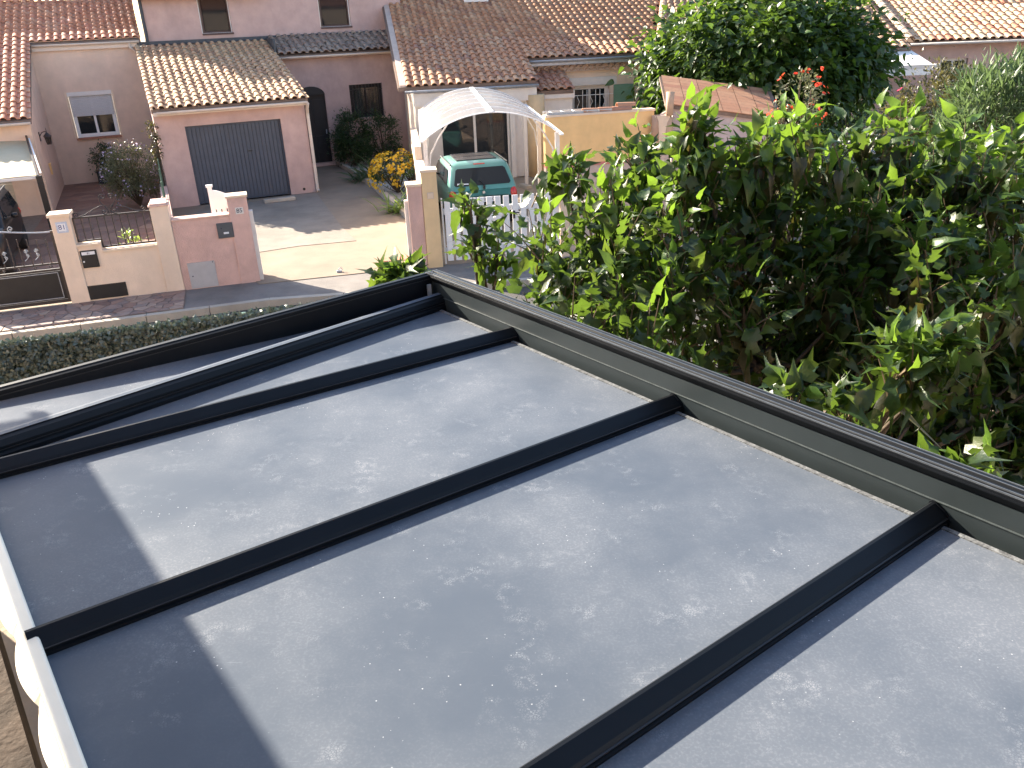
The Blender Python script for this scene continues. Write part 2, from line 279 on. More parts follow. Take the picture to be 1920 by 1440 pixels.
# ------------------------------------------------------------------ mesh builder
class MB:
    def __init__(s): s.v = []; s.f = []
    def add(s, vs, fs):
        n = len(s.v); s.v += [tuple(map(float, p)) for p in vs]; s.f += [tuple(i+n for i in f) for f in fs]; return s
    def quad(s, a, b, c, d): return s.add([a, b, c, d], [(0, 1, 2, 3)])
    def box(s, x0, x1, y0, y1, z0, z1):
        return s.add([(x0, y0, z0), (x1, y0, z0), (x1, y1, z0), (x0, y1, z0), (x0, y0, z1), (x1, y0, z1), (x1, y1, z1), (x0, y1, z1)],
                     [(3, 2, 1, 0), (4, 5, 6, 7), (0, 1, 5, 4), (1, 2, 6, 5), (2, 3, 7, 6), (3, 0, 4, 7)])
    def prism(s, pts, vec):
        n = len(pts); vec = np.array(vec, float); P = [np.array(p, float) for p in pts]; Q = [p+vec for p in P]
        return s.add(P+Q, [tuple(range(n))[::-1], tuple(range(n, 2*n))] + [(i, (i+1) % n, n+(i+1) % n, n+i) for i in range(n)])
    def bar(s, a, b, w, h=None, up=(0, 0, 1)):
        a = np.array(a, float); b = np.array(b, float); h = h or w; d = b-a; d /= np.linalg.norm(d); up = np.array(up, float)
        if abs(d@up) > .95: up = np.array([1., 0, 0])
        sd = np.cross(d, up); sd /= np.linalg.norm(sd); u = np.cross(sd, d)
        q = [-sd*w/2-u*h/2, sd*w/2-u*h/2, sd*w/2+u*h/2, -sd*w/2+u*h/2]
        return s.prism([a+k for k in q], b-a)
    def tube(s, pts, r, n=6, cap=True):
        P = [np.array(p, float) for p in pts]; rs = r if hasattr(r, '__len__') else [r]*len(P); V = []; Fs = []
        prev = None
        for i, p in enumerate(P):
            t = P[min(i+1, len(P)-1)]-P[max(i-1, 0)]; t /= (np.linalg.norm(t)+1e-9)
            if prev is None:
                a = np.array([0, 0, 1.]) if abs(t[2]) < .9 else np.array([1., 0, 0]); x = np.cross(t, a)
            else: x = prev-t*(prev@t)
            x /= np.linalg.norm(x); prev = x; y = np.cross(t, x)
            for k in range(n): an = 2*math.pi*k/n; V.append(p+(x*math.cos(an)+y*math.sin(an))*rs[i])
        for i in range(len(P)-1):
            for k in range(n): Fs.append((i*n+k, i*n+(k+1) % n, (i+1)*n+(k+1) % n, (i+1)*n+k))
        if cap: Fs += [tuple(range(n))[::-1], tuple(range((len(P)-1)*n, len(P)*n))]
        return s.add(V, Fs)
    def lathe(s, prof, c=(0, 0, 0), n=12):
        V = []; Fs = []; c = np.array(c, float)
        for (r, z) in prof:
            for k in range(n): an = 2*math.pi*k/n; V.append(c+np.array([r*math.cos(an), r*math.sin(an), z]))
        for i in range(len(prof)-1):
            for k in range(n): Fs.append((i*n+k, i*n+(k+1) % n, (i+1)*n+(k+1) % n, (i+1)*n+k))
        Fs += [tuple(range(n))[::-1], tuple(range((len(prof)-1)*n, len(prof)*n))]
        return s.add(V, Fs)
    def wall(s, x0, x1, z0, z1, y, holes=(), depth=.2, back=True):
        """wall facing -y with rectangular openings and their reveals"""
        xs = sorted(set([x0, x1]+[h[i] for h in holes for i in (0, 1)])); zs = sorted(set([z0, z1]+[h[i] for h in holes for i in (2, 3)]))
        for i in range(len(xs)-1):
            for j in range(len(zs)-1):
                cx, cz = (xs[i]+xs[i+1])/2, (zs[j]+zs[j+1])/2
                if any(h[0] < cx < h[1] and h[2] < cz < h[3] for h in holes): continue
                s.quad((xs[i], y, zs[j]), (xs[i+1], y, zs[j]), (xs[i+1], y, zs[j+1]), (xs[i], y, zs[j+1]))
                if back: s.quad((xs[i+1], y+depth, zs[j]), (xs[i], y+depth, zs[j]), (xs[i], y+depth, zs[j+1]), (xs[i+1], y+depth, zs[j+1]))
        def ring(a, b, c, d, flip):
            q = [((a, y, c), (a, y+depth, c), (a, y+depth, d), (a, y, d)), ((b, y+depth, c), (b, y, c), (b, y, d), (b, y+depth, d)),
                 ((a, y+depth, c), (a, y, c), (b, y, c), (b, y+depth, c)), ((a, y, d), (a, y+depth, d), (b, y+depth, d), (b, y, d))]
            for k in q: s.quad(*(k if flip else k[::-1]))
        ring(x0, x1, z0, z1, False)
        for h in holes: ring(*h, True)
        return s
    def build(s, name, mat, parent=None, smooth=False, **kw):
        me = bpy.data.meshes.new(name); me.from_pydata(s.v, [], s.f); me.materials.append(mat); 
        if smooth: me.polygons.foreach_set('use_smooth', [True]*len(me.polygons))
        me.update()
        return obj(name, me, parent, **kw)
def obj(name, me, parent=None, bevel=0, **kw):
    o = bpy.data.objects.new(name, me); COL.objects.link(o)
    if parent is not None: o.parent = parent
    for k, v in kw.items(): o[k] = v
    if bevel:
        b = o.modifiers.new('bevel', 'BEVEL'); b.width = bevel; b.segments = 2; b.limit_method = 'ANGLE'
    return o
def thing(name, label, cat, loc=(0, 0, 0), az=0, group=None):
    o = bpy.data.objects.new(name, None); COL.objects.link(o); o.location = loc; o.rotation_euler = (0, 0, R_(az)); o.empty_display_size = .2
    o['label'] = label; o['category'] = cat
    if group: o['group'] = group
    return o
def fthing(fr, name, label, cat, group=None): return thing(name, label, cat, tuple(fr.O), fr.az, group)
def text(s, size, name, mat, parent, M4):
    cu = bpy.data.curves.new(name, 'FONT'); cu.body = s; cu.size = size; cu.align_x = 'CENTER'; cu.align_y = 'CENTER'; cu.extrude = .0015
    t = bpy.data.objects.new('tmp', cu); COL.objects.link(t); dg = bpy.context.evaluated_depsgraph_get()
    me = bpy.data.meshes.new_from_object(t.evaluated_get(dg)); bpy.data.objects.remove(t); me.materials.clear(); me.materials.append(mat)
    o = obj(name, me, parent); o.matrix_local = M4; return o
FACE = Matrix.Rotation(R_(90), 4, 'X')     # text that faces -y
def spiral(c, r0, turns, start, ccw=1, n=22, plane='xz', r1=.15):
    P = []
    for i in range(n+1):
        t = i/n; a = start+ccw*turns*2*math.pi*t; r = r0*(1-t*(1-r1)); P.append((c[0]+r*math.cos(a), c[1], c[2]+r*math.sin(a)))
    return P
def inst(name, tmpl, Ms, Ps, mat, parent=None, smooth=False, **kw):
    """many small pieces joined into one mesh: template (verts, faces) x matrices x positions"""
    tv, tf = tmpl; tv = np.array(tv, float); n = len(Ps); k = len(tv)
    V = np.einsum('nij,kj->nki', np.array(Ms), tv)+np.array(Ps)[:, None, :]
    V = V.reshape(-1, 3); loops = np.concatenate([np.array(f) for f in tf]); ls = np.array([len(f) for f in tf])
    me = bpy.data.meshes.new(name); me.vertices.add(n*k); me.vertices.foreach_set('co', V.ravel())
    L = (loops[None, :]+np.arange(n)[:, None]*k).ravel(); me.loops.add(len(L)); me.loops.foreach_set('vertex_index', L.astype(np.int32))
    tot = np.tile(ls, n); st = np.concatenate([[0], np.cumsum(tot)[:-1]])
    me.polygons.add(len(tot)); me.polygons.foreach_set('loop_start', st.astype(np.int32)); me.polygons.foreach_set('loop_total', tot.astype(np.int32))
    if smooth: me.polygons.foreach_set('use_smooth', np.ones(len(tot), bool))
    me.materials.append(mat); me.update(calc_edges=True); me.validate()
    return obj(name, me, parent, **kw)
def tmesh(name, tmpl, mat, smooth=False):
    me = bpy.data.meshes.new(name); me.from_pydata([tuple(p) for p in tmpl[0]], [], tmpl[1]); me.materials.append(mat)
    if smooth: me.polygons.foreach_set('use_smooth', [True]*len(me.polygons))
    me.update(); return me
def pieces(name, tmpl, Ms, Ps, mat, parent, fr_base, nmax, stuffname, smooth=False):
    """the nearest nmax as objects of their own, the rest as one joined part. Ps in the parent's local frame; fr_base maps local->world for distance"""
    Ms = np.array(Ms); Ps = np.array(Ps)
    wp = np.array([fr_base(p) for p in Ps]); o = np.argsort(np.linalg.norm(wp-CAM, axis=1)); near, far = o[:nmax], o[nmax:]
    me = tmesh(name, tmpl, mat, smooth)
    for i in near:
        ob = bpy.data.objects.new(name, me); COL.objects.link(ob); ob.parent = parent
        m = Ms[i]; p = Ps[i]; ob.matrix_local = Matrix(((m[0, 0], m[0, 1], m[0, 2], p[0]), (m[1, 0], m[1, 1], m[1, 2], p[1]), (m[2, 0], m[2, 1], m[2, 2], p[2]), (0, 0, 0, 1)))
    if len(far): inst(stuffname, tmpl, Ms[far], Ps[far], mat, parent, smooth, kind='stuff')

# ------------------------------------------------------------------ roof tiles
def tile_tmpl(tw, tl, h=.060, lift=.032, th=.022):
    prof = []
    for i in range(7): a = math.pi*(1-i/6); prof.append((-.19*tw+.31*tw*math.cos(a), h*math.sin(a)**.8 if i not in (0, 6) else 0.))
    prof += [(.30*tw, -.004), (.5*tw+.006, .002)]
    V = []; n = len(prof)
    for (x, z) in prof: V.append((x*1.04, 0, z+lift))
    for (x, z) in prof: V.append((x*.94, tl*1.12, z+.002))
    for (x, z) in prof: V.append((x*1.04, .004, z+lift-th))
    Fs = []
    for i in range(n-1): Fs += [(i, i+1, n+i+1, n+i), (2*n+i, 2*n+i+1, i+1, i)]
    return V, Fs
def roof_tiles(house, roof, fr, regions, up, mat, tw=.235, tl=.35, nmax=300, jit=.012):
    """regions: list of (x0, x1, y0, y1, z0, x_skew): rows climb along +y with slope up=tan(pitch)"""
    c = 1/math.sqrt(1+up*up); s = up*c; Ms = []; Ps = []
    for (x0, x1, y0, y1, z0) in regions:
        nc = max(1, round((x1-x0)/tw)); w_ = (x1-x0)/nc; nr = max(1, math.ceil((y1-y0)/c/tl))
        for j in range(nr):
            for i in range(nc):
                d = j*tl; y = y0+d*c; z = z0+d*s
                jx, jz, ja = rng.normal(0, jit*.35), abs(rng.normal(0, jit*.3)), rng.normal(0, .012)
                Rx = np.array([[1, 0, 0], [0, c, -s], [0, s, c]]); Rz = np.array([[math.cos(ja), -math.sin(ja), 0], [math.sin(ja), math.cos(ja), 0], [0, 0, 1]])
                Ms.append(Rx@Rz); Ps.append((x0+(i+.5)*w_+jx, y+rng.normal(0, .006), z+jz))
    pieces('roof_tile', tile_tmpl(tw, tl), Ms, Ps, mat, roof, fr.wld, nmax, 'roof_tile_field')
def ridge_tmpl(l, r=.10):
    V = []; Fs = []
    for j, (y, k) in enumerate(((0, 1.08), (l*1.1, .92), (0.005, .92))):
        for i in range(7): a = math.pi*i/6; V.append((r*k*math.cos(a), y, r*k*math.sin(a)))
    for i in range(6): Fs += [(i+1, i, 7+i, 8+i), (14+i+1, 14+i, i, i+1)]
    return V, Fs
def ridge_row(roof, a, b, mat, l=.38, r=.10):
    a = np.array(a, float); b = np.array(b, float); d = b-a; L = np.linalg.norm(d); d /= L; n = int(L/l)
    x = np.cross(d, (0, 0, 1.)); x /= np.linalg.norm(x); z = np.cross(x, d); Mx = np.stack([x, d, z], 1); me = tmesh('ridge_tile', ridge_tmpl(l, r), mat)
    for i in range(n):
        p = a+d*l*i+np.array([0, 0, .02]); ob = obj('ridge_tile', me, roof)
        ob.matrix_local = Matrix([list(Mx[r_])+[p[r_]] for r_ in range(3)]+[[0, 0, 0, 1]])
def genoise(roof, x0, x1, y, z, mat, rows=2, tw=.2):
    """rows of half round tiles under the eave, open ends facing out"""
    me = tmesh('genoise_tile', ([(tw*.42*math.cos(math.pi*i/6)*k, yy, tw*.36*math.sin(math.pi*i/6)*k) for yy in (0, .22) for k in (1, .8) for i in range(7)],
        [(i, i+1, 14+i+1, 14+i) for i in range(6)]+[(7+i+1, 7+i, 21+i, 21+i+1) for i in range(6)]+[(7+i, 7+i+1, i+1, i) for i in range(6)]), mat)
    for r in range(rows):
        n = int((x1-x0)/tw)
        for i in range(n):
            ob = obj('genoise_tile', me, roof); ob.location = (x0+tw*(i+.5+.5*(r % 2)), y+.1*(rows-1-r)*0-.09*r, z+r*.1)
    MB().box(x0, x1, y+.05, y+.2, z-.02, z+rows*.1).build('genoise_bed', m_taupe, roof)

def window(parent, x0, x1, z0, z1, y, fm, leaves=2, sill=m_terra, glass=None, fw=.06, bars=0, inner=m_room, cross=0, reveal=.12, sillout=.05, curtain=True):
    wn = MB(); wn.box(x0, x0+fw, y, y+.06, z0, z1); wn.box(x1-fw, x1, y, y+.06, z0, z1); wn.box(x0+fw, x1-fw, y, y+.06, z1-fw, z1); wn.box(x0+fw, x1-fw, y, y+.06, z0, z0+fw)
    wo = wn.build('window', fm, parent)
    lw = (x1-x0-2*fw)/leaves
    for i in range(leaves):
        a = x0+fw+i*lw; b = a+lw; q = MB()
        if leaves > 1:
            k = .035
            q.box(a, a+k, y+.01, y+.05, z0+fw, z1-fw); q.box(b-k, b, y+.01, y+.05, z0+fw, z1-fw); q.box(a+k, b-k, y+.01, y+.05, z1-fw-k, z1-fw); q.box(a+k, b-k, y+.01, y+.05, z0+fw, z0+fw+k)
            for c in range(cross): zz = z0+fw+(z1-z0-2*fw)*(c+1)/(cross+1); q.box(a+k, b-k, y+.012, y+.048, zz-.015, zz+.015)
            q.build('casement', fm, wo)
        MB().box(a+.02, b-.02, y+.028, y+.034, z0+fw+.01, z1-fw-.01).build('pane', glass or m_glass, wo)
    MB().quad((x0, y+.5, z0), (x1, y+.5, z0), (x1, y+.5, z1), (x0, y+.5, z1)).quad((x0, y+.06, z0), (x0, y+.5, z0), (x0, y+.5, z1), (x0, y+.06, z1)).quad((x1, y+.5, z0), (x1, y+.06, z0), (x1, y+.06, z1), (x1, y+.5, z1)).quad((x0, y+.06, z0), (x1, y+.06, z0), (x1, y+.5, z0), (x0, y+.5, z0)).build('room_recess', inner, wo)
    if curtain:
        q = MB(); xx = np.linspace(x0+fw, x0+(x1-x0)*.42, 16)
        for i in range(15): q.quad((xx[i], y+.13+.02*(i % 2), z0+fw), (xx[i+1], y+.13+.02*((i+1) % 2), z0+fw), (xx[i+1], y+.13+.02*((i+1) % 2), z1-fw), (xx[i], y+.13+.02*(i % 2), z1-fw))
        q.build('curtain', m_curtain, wo)
    if sill: MB().box(x0-.04, x1+.04, y-reveal-sillout, y+.02, z0-.06, z0-.002).build('sill', sill, wo)
    return wo
def gutter(parent, x0, x1, y, z, mat, r=.065):
    P = [(r*math.cos(math.pi*(1+i/8)), r*math.sin(math.pi*(1+i/8))) for i in range(9)]
    V = [(x, y+p[0], z+p[1]) for x in (x0, x1) for p in P]+[(x, y+p[0]*.88, z+p[1]*.88+.002) for x in (x0, x1) for p in P]
    q = MB().add(V, [(i, 9+i, 9+i+1, i+1) for i in range(8)]+[(18+i+1, 27+i+1, 27+i, 18+i) for i in range(8)]+[(0, 18, 27, 9), (8, 17, 35, 26)]+[(i, i+1, 18+i+1, 18+i) for i in range(8)]+[(9+i+1, 9+i, 27+i, 27+i+1) for i in range(8)])
    return q.build('gutter', mat, parent, smooth=True)
# ================================================================== THE SETTING
def struct(q, name, mat, **kw): o = q.build(name, mat); o['kind'] = 'structure'; return o
struct(MB().quad((-250, -150, -.17), (250, -150, -.17), (250, 350, -.17), (-250, 350, -.17)), 'ground', m_earth)
kl = [W.wld((-9, -1.15, 0)), W.wld((3.4, -1.15, 0)), GT.wld((-.6, -1.2, 0)), GT.wld((14, -1.2, 0))]     # kerb line
wl = [W.wld((-9, .1, 0)), W.wld((3.3, .1, 0)), GT.wld((-.6, .1, 0)), GT.wld((14, .1, 0))]               # wall line
def sheet(pts, z, name, mat, z0=None):
    if sum(pts[i][0]*pts[(i+1) % len(pts)][1]-pts[(i+1) % len(pts)][0]*pts[i][1] for i in range(len(pts))) < 0: pts = pts[::-1]
    q = MB(); P = [(p[0], p[1], z) for p in pts]
    if z0 is None: q.add(P, [tuple(range(len(P)))])
    else: q.prism([(p[0], p[1], z0) for p in pts], (0, 0, z-z0))
    return struct(q, name, mat)
sheet([kl[0]+np.array([0, -5.2, 0]), kl[3]+np.array([0, -5.2, 0]), kl[3], kl[2], kl[1], kl[0]], -.13, 'road', m_asphalt)
pav = sheet([kl[0], kl[1], kl[2], kl[3], wl[3], wl[2], wl[1], wl[0]], -.012, 'pavement', m_pave, -.17)
fl = [np.array([-45, 60, 0]), np.array([-12, 60, 0]), np.array([2, 60, 0]), np.array([40, 60, 0])]
q = MB()
for i in range(3): q.quad(*[(p[0], p[1], -.006) for p in (wl[i], wl[i+1], fl[i+1], fl[i])])
yard = struct(q, 'yard', m_earth)
# kerb stones
for a, b in ((kl[0], kl[1]), (kl[1], kl[2]), (kl[2], kl[3])):
    d = b-a; L = np.linalg.norm(d); d = d/L; n = np.array([-d[1], d[0], 0]); k = int(L/1.0); s_ = L/k
    for i in range(k):
        p0 = a+d*(i*s_+.006); p1 = a+d*((i+1)*s_-.006)
        MB().prism([p0-n*.13+(0, 0, -.165), p1-n*.13+(0, 0, -.165), p1+n*.002+(0, 0, -.165), p0+n*.002+(0, 0, -.165)], (0, 0, .16)).build('kerb_stone', m_kerb, pav)
# driveway of the rose house
drv = sheet([W.wld((3.25, -.2, 0)), G(331, 402), A.wld((-.7, 0, 0)), A.wld((3.2, 0, 0)), A.wld((3.2, 4.55, 0)), A.wld((4.75, 4.55, 0)), G(702, 352), G(772, 408), G(790, 500)], .002, 'driveway', m_concrete, -.1)
MB().prism([(*G(x, y)[:2], .0) for x, y in ((345, 404), (470, 476), (560, 462), (668, 452), (640, 425), (610, 385), (593, 362), (548, 366))], (0, 0, .012)).build('driveway_slab', m_slab, drv)
P_ = [G(610, 385), G(640, 425), G(668, 452)]
gate_plate = MB().box(-.33, .33, -.14, .14, 0, .012).build('drain_cover', m_terra, drv); gp = G(744, 486); gate_plate.location = (gp[0], gp[1], .004); gate_plate.rotation_euler.z = R_(8)
# parking stop in front of the garage door
st = MB().box(-.42, .42, -.09, .09, 0, .09).build('parking_stop', m_kerb, bevel=.015); st['label'] = 'low concrete parking stop in front of the slate garage door'; st['category'] = 'parking stop'
sp_ = G(525, 378); st.location = (sp_[0], sp_[1], .012); st.rotation_euler.z = R_(22)
# padlock-like loop left on the drive
lk_ = thing('padlock', 'small grey padlock lying on the sunlit driveway apron', 'padlock', tuple(G(636, 510, .003)), 20)
MB().box(-.05, .05, -.03, .03, 0, .035).build('body', m_zinc, lk_); MB().tube([(.03+.035*math.cos(a), 0, .035+.05*math.sin(a)) for a in np.linspace(0, math.pi, 9)], .008).build('shackle', m_zinc, lk_)

def voronoi(poly, n, seed, relax=1):
    r = np.random.default_rng(seed); P = np.array(poly); lo, hi = P.min(0), P.max(0)
    def inside(q):
        c = False; j = len(P)-1
        for i in range(len(P)):
            if (P[i, 1] > q[1]) != (P[j, 1] > q[1]) and q[0] < (P[j, 0]-P[i, 0])*(q[1]-P[i, 1])/(P[j, 1]-P[i, 1])+P[i, 0]: c = not c
            j = i
        return c
    S = []
    while len(S) < n:
        q = lo+(hi-lo)*r.random(2)
        if inside(q) and all(np.hypot(*(q-s)) > .55*math.sqrt((hi-lo).prod()/n) for s in S[-400:]) or (inside(q) and r.random() < .02): S.append(q)
    out = []
    for i, s in enumerate(S):
        c = [np.array(p) for p in poly]
        for j, t in enumerate(S):
            if i == j or np.hypot(*(t-s)) > 2.5: continue
            m = (s+t)/2; nrm = t-s; res = []
            for k in range(len(c)):
                a, b = c[k], c[(k+1) % len(c)]; da, db = (a-m)@nrm, (b-m)@nrm
                if da <= 0: res.append(a)
                if da*db < 0: res.append(a+(b-a)*da/(da-db))
            c = res
            if len(c) < 3: break
        if len(c) >= 3: out.append(np.array(c))
    return out
def paving(base, fr, poly, n, seed, mat, z, gap=.012, th=.014):
    for c in voronoi(poly, n, seed):
        ce = c.mean(0); rad = np.linalg.norm(c-ce, axis=1).mean()
        c = ce+(c-ce)*max(.6, 1-gap/rad); dz = rng.normal(0, .002)
        pts = [fr.wld((p[0], p[1], z)) for p in c]
        MB().prism([p+np.array([0, 0, .001]) for p in pts], (0, 0, max(.004, th+dz))).build('paving_stone', mat, base)
bed = sheet([W.wld((-4, -1.13, 0)), W.wld((1.95, -1.13, 0)), W.wld((1.95, .05, 0)), W.wld((-4, .05, 0))], -.006, 'paved_verge', m_joint)
paving(bed, W, [(-1.7, -1.12), (1.94, -1.12), (1.94, 0), (-1.7, 0)], 105, 3, m_stone, -.006)
pat = sheet([W.wld((-3, .2, 0)), W.wld((1.75, .2, 0)), A.wld((-.8, 6, 0)), A.wld((-3.7, 6, 0)), A.wld((-6, 1, 0))], -.002, 'patio', m_joint)
paving(pat, A, [tuple(A.loc(W.wld((-1.6, .25, 0)))[:2]), tuple(A.loc(W.wld((1.7, .25, 0)))[:2]), (-.85, 0), (-.8, 5.95), (-3.66, 5.95), (-3.9, 1)], 170, 5, m_patio, -.002, th=.006)
# gravel bed beside the drive
gb = sheet([A.wld((4.8, 4.5, 0)), G(704, 352), G(767, 410), GT.wld((-.3, .35, 0)), B.wld((.1, .0, 0)), A.wld((7.4, 4.5, 0))], .01, 'gravel_bed', m_gravel)
gv = []; gm = []
ga = A.loc(G(704, 352))
for i in range(1500):
    t, s_ = rng.random(2); p = A.wld((4.8+2.5*t, 4.4-6.5*s_+rng.normal(0, .1), .012)); gv.append(p); a = rng.random()*6; k = .018+.02*rng.random()
    gm.append(np.array([[math.cos(a), -math.sin(a), 0], [math.sin(a), math.cos(a), 0], [0, 0, .7]])*k)
oct_ = ([(1, 0, 0), (0, 1, 0), (-1, 0, 0), (0, -1, 0), (0, 0, 1), (0, 0, -1)], [(0, 1, 4), (1, 2, 4), (2, 3, 4), (3, 0, 4), (1, 0, 5), (2, 1, 5), (3, 2, 5), (0, 3, 5)])
gr = inst('gravel', oct_, gm, gv, m_gravel); gr['label'] = 'pale gravel in the bed beside the driveway'; gr['category'] = 'gravel'; gr['kind'] = 'stuff'
# bed edging
ed = [A.wld((4.78, 4.5, 0)), G(640, 312), G(702, 352), G(765, 410)]
q = MB()
for i in range(3): q.bar(ed[i]+(0, 0, .06), ed[i+1]+(0, 0, .06), .14, .16)
o = q.build('bed_edging', m_kerb); o['label'] = 'concrete edging between driveway and planted gravel bed'; o['category'] = 'edging'

# ================================================================== HOUSE 81 (beige) and HOUSE 85 (rose)
h81 = fthing(A, 'beige_house', 'beige rendered house with rose tiled L-shaped roof and half-closed shutter window', 'house')
S81 = .35
def r81(y): return 2.48+S81*(y-1.04)
wx0, wx1 = A.py(133, 260, 6.0)[0], A.py(225, 252, 6.0)[0]
WZ0, WZ1 = 1.36, 2.72
MB().wall(-3.67, -.62, 0, 4.22, 6.0, [(.70-3.67, 1.96-3.67, WZ0, WZ1)], .25).build('back_wall', m_beige, h81)
# wing right wall + front wall
MB().prism([(-3.67, 1.25, 0), (-3.67, 6.0, 0), (-3.67, 6.0, r81(6)-.06), (-3.67, 1.25, r81(1.25)-.06)], (-.25, 0, 0)).build('wing_side_wall', m_beige, h81)
MB().wall(-9.5, -3.92, 0, r81(1.25)-.06, 1.25, [(-7.3, -4.45, 0, 1.75)], .25).build('wing_front_wall', m_beige, h81)
MB().box(-3.92, -3.67, 1.23, 1.25, 0, r81(1.25)-.06).build('wing_corner', m_beige, h81)
rd = MB(); [rd.box(-7.3, -4.45, 1.4, 1.43, z, z+.088) for z in np.arange(0.0, 1.72, .095)]; rd.build('roller_door', m_roller, h81)
rf = MB(); rf.prism([(-9.7, .98, r81(.98)-.02), (-9.7, 9.4, r81(9.4)-.02), (-9.7, 9.4, r81(9.4)-.14), (-9.7, .98, r81(.98)-.12)], (6.1, 0, 0))
rf.prism([(-3.6, 5.9, r81(5.9)-.02), (-3.6, 9.4, r81(9.4)-.02), (-3.6, 9.4, r81(9.4)-.14), (-3.6, 5.9, r81(5.9)-.12)], (3.05, 0, 0))
rf81 = rf.build('roof', m_deck, h81)
roof_tiles(h81, rf81, A, [(-7.2, -3.6, 1.0, 9.2, r81(1.0)), (-3.6, -.54, 5.92, 9.2, r81(5.92))], S81, m_tile_rose, tw=.225, tl=.33, nmax=300)
ridge_row(rf81, (-9.7, 9.35, r81(9.35)+.02), (-.5, 9.35, r81(9.35)+.02), m_tile_rose, .4, .12)
MB().prism([(-9.7, 9.4, r81(9.4)-.14), (-.5, 9.4, r81(9.4)-.14), (-.5, 14, 3.9), (-9.7, 14, 3.9)], (0, 0, .1)).build('rear_roof', m_tile_rose, h81)
gutter(h81, -3.58, -.6, 5.84, r81(5.9)-.06, m_trim); gutter(h81, -9.6, -3.62, .92, r81(1)-.07, m_trim)
MB().box(-3.6, -.6, 5.9, 6.0, r81(5.9)-.24, r81(5.9)-.1).build('fascia', m_trim, h81)
MB().tube([(-.9, 5.84, r81(5.9)-.12), (-.9, 5.86, 3.95), (-.68, 5.95, 3.72), (-.66, 5.95, 3.2)], .04, 8).build('downpipe', m_trim, h81)
wx = (.70-3.67, 1.96-3.67)
w81 = window(h81, wx[0]+.02, wx[1]-.02, WZ0+.02, WZ1-.02, 6.10, m_white, 2, m_terra, fw=.07)
q = MB(); 
for z in np.arange(2.02, 2.62, .048): q.box(wx[0]+.05, wx[1]-.05, 6.045, 6.07, z, z+.044)
q.build('roller_shutter', m_rollshut, w81); MB().box(wx[0]+.0, wx[1]-.0, 5.985, 6.1, 2.62, 2.74).build('shutter_box', m_offwhite, w81)
for a_ in (wx[0]-.06, wx[1]): MB().box(a_, a_+.06, 5.985, 6.0, WZ0, WZ1+.03).build('surround', m_coping, w81)
# wall lantern on the wing side wall (x=-3.67 faces +x)
lp = A.px(77, 253, -3.67)
ln = thing('wall_lantern', 'black wrought iron coach lantern on the beige wing wall', 'lantern', tuple(A.wld((-3.67, 2.6, 1.86))), 22.5)
MB().box(0, .02, -.05, .05, -.12, .12).build('wall_plate', m_iron, ln); MB().tube([(.01, 0, .0), (.08, 0, .1), (.17, 0, .13), (.2, 0, .08)], .012).build('bracket', m_iron, ln)
MB().lathe([(.004, .22), (.012, .1), (.1, .0), (.105, -.015)], (.2, 0, .0), 6).build('cap', m_iron, ln)
q = MB()
for k in range(6): a = k*math.pi/3; q.bar((.2+.085*math.cos(a), .085*math.sin(a), -.015), (.2+.055*math.cos(a), .055*math.sin(a), -.21), .012)
q.lathe([(.06, -.21), (.06, -.225)], (.2, 0, 0), 6); q.build('cage', m_iron, ln); MB().lathe([(.078, -.02), (.05, -.205)], (.2, 0, 0), 6).build('glass', m_lantern, ln)
sc_ = thing('wall_sconce', 'small plaster triangle sconce on the beige wing wall below the lantern', 'sconce', tuple(A.wld((-3.67, 3.1, .92))), 22.5)
MB().prism([(0.002, -.1, .14), (0.002, .1, .14), (0.002, 0, -.16)], (.05, 0, 0)).build('bowl', m_ochre, sc_); MB().box(0.002, .06, -.11, .11, .14, .155).build('rim', m_ochre, sc_)
# canvas awning left of the wing
a1 = A.py(49, 264, 1.2); b1 = A.py(68, 329, -1.9)
aw = fthing(A, 'canvas_awning', 'cream canvas awning on a black post beside the beige wing', 'awning')
q = MB(); nn = 10
for i in range(nn):
    for j in range(6):
        f_ = lambda i, j: (lambda s, t: np.array(((a1[0]-3.2*(1-s))*(1-t)+(b1[0]-3.2*(1-s))*t, 1.2*(1-t)-1.9*t, a1[2]*(1-t)+b1[2]*t+.05*math.sin(math.pi*s*1.0)*(1-t)-.03*math.sin(math.pi*t)+.012*math.sin(9*s))))(i/nn, j/6)
        q.quad(f_(i, j), f_(i+1, j), f_(i+1, j+1), f_(i, j+1))
q.build('canvas', m_canvas, aw, smooth=True)
MB().bar((a1[0]+.03, 1.2, a1[2]+.1), (b1[0]+.03, -1.95, b1[2]-.02), .05, .07).build('side_arm', m_blackmetal, aw)
MB().bar((b1[0]-3.2, -1.92, b1[2]-.04), (b1[0]+.03, -1.92, b1[2]-.04), .05, .06).build('front_bar', m_offwhite, aw)
pb = A.pz(95, 398, 0)
MB().bar((b1[0]+.05, -1.95, 0), (b1[0]+.05, -1.95, b1[2]), .12, .12).build('post', m_blackmetal, aw)
MB().bar((b1[0]+.09, -1.8, b1[2]+.03), (a1[0]+.1, 1.0, a1[2]+.08), .035, .008).build('strap', m_white, aw)

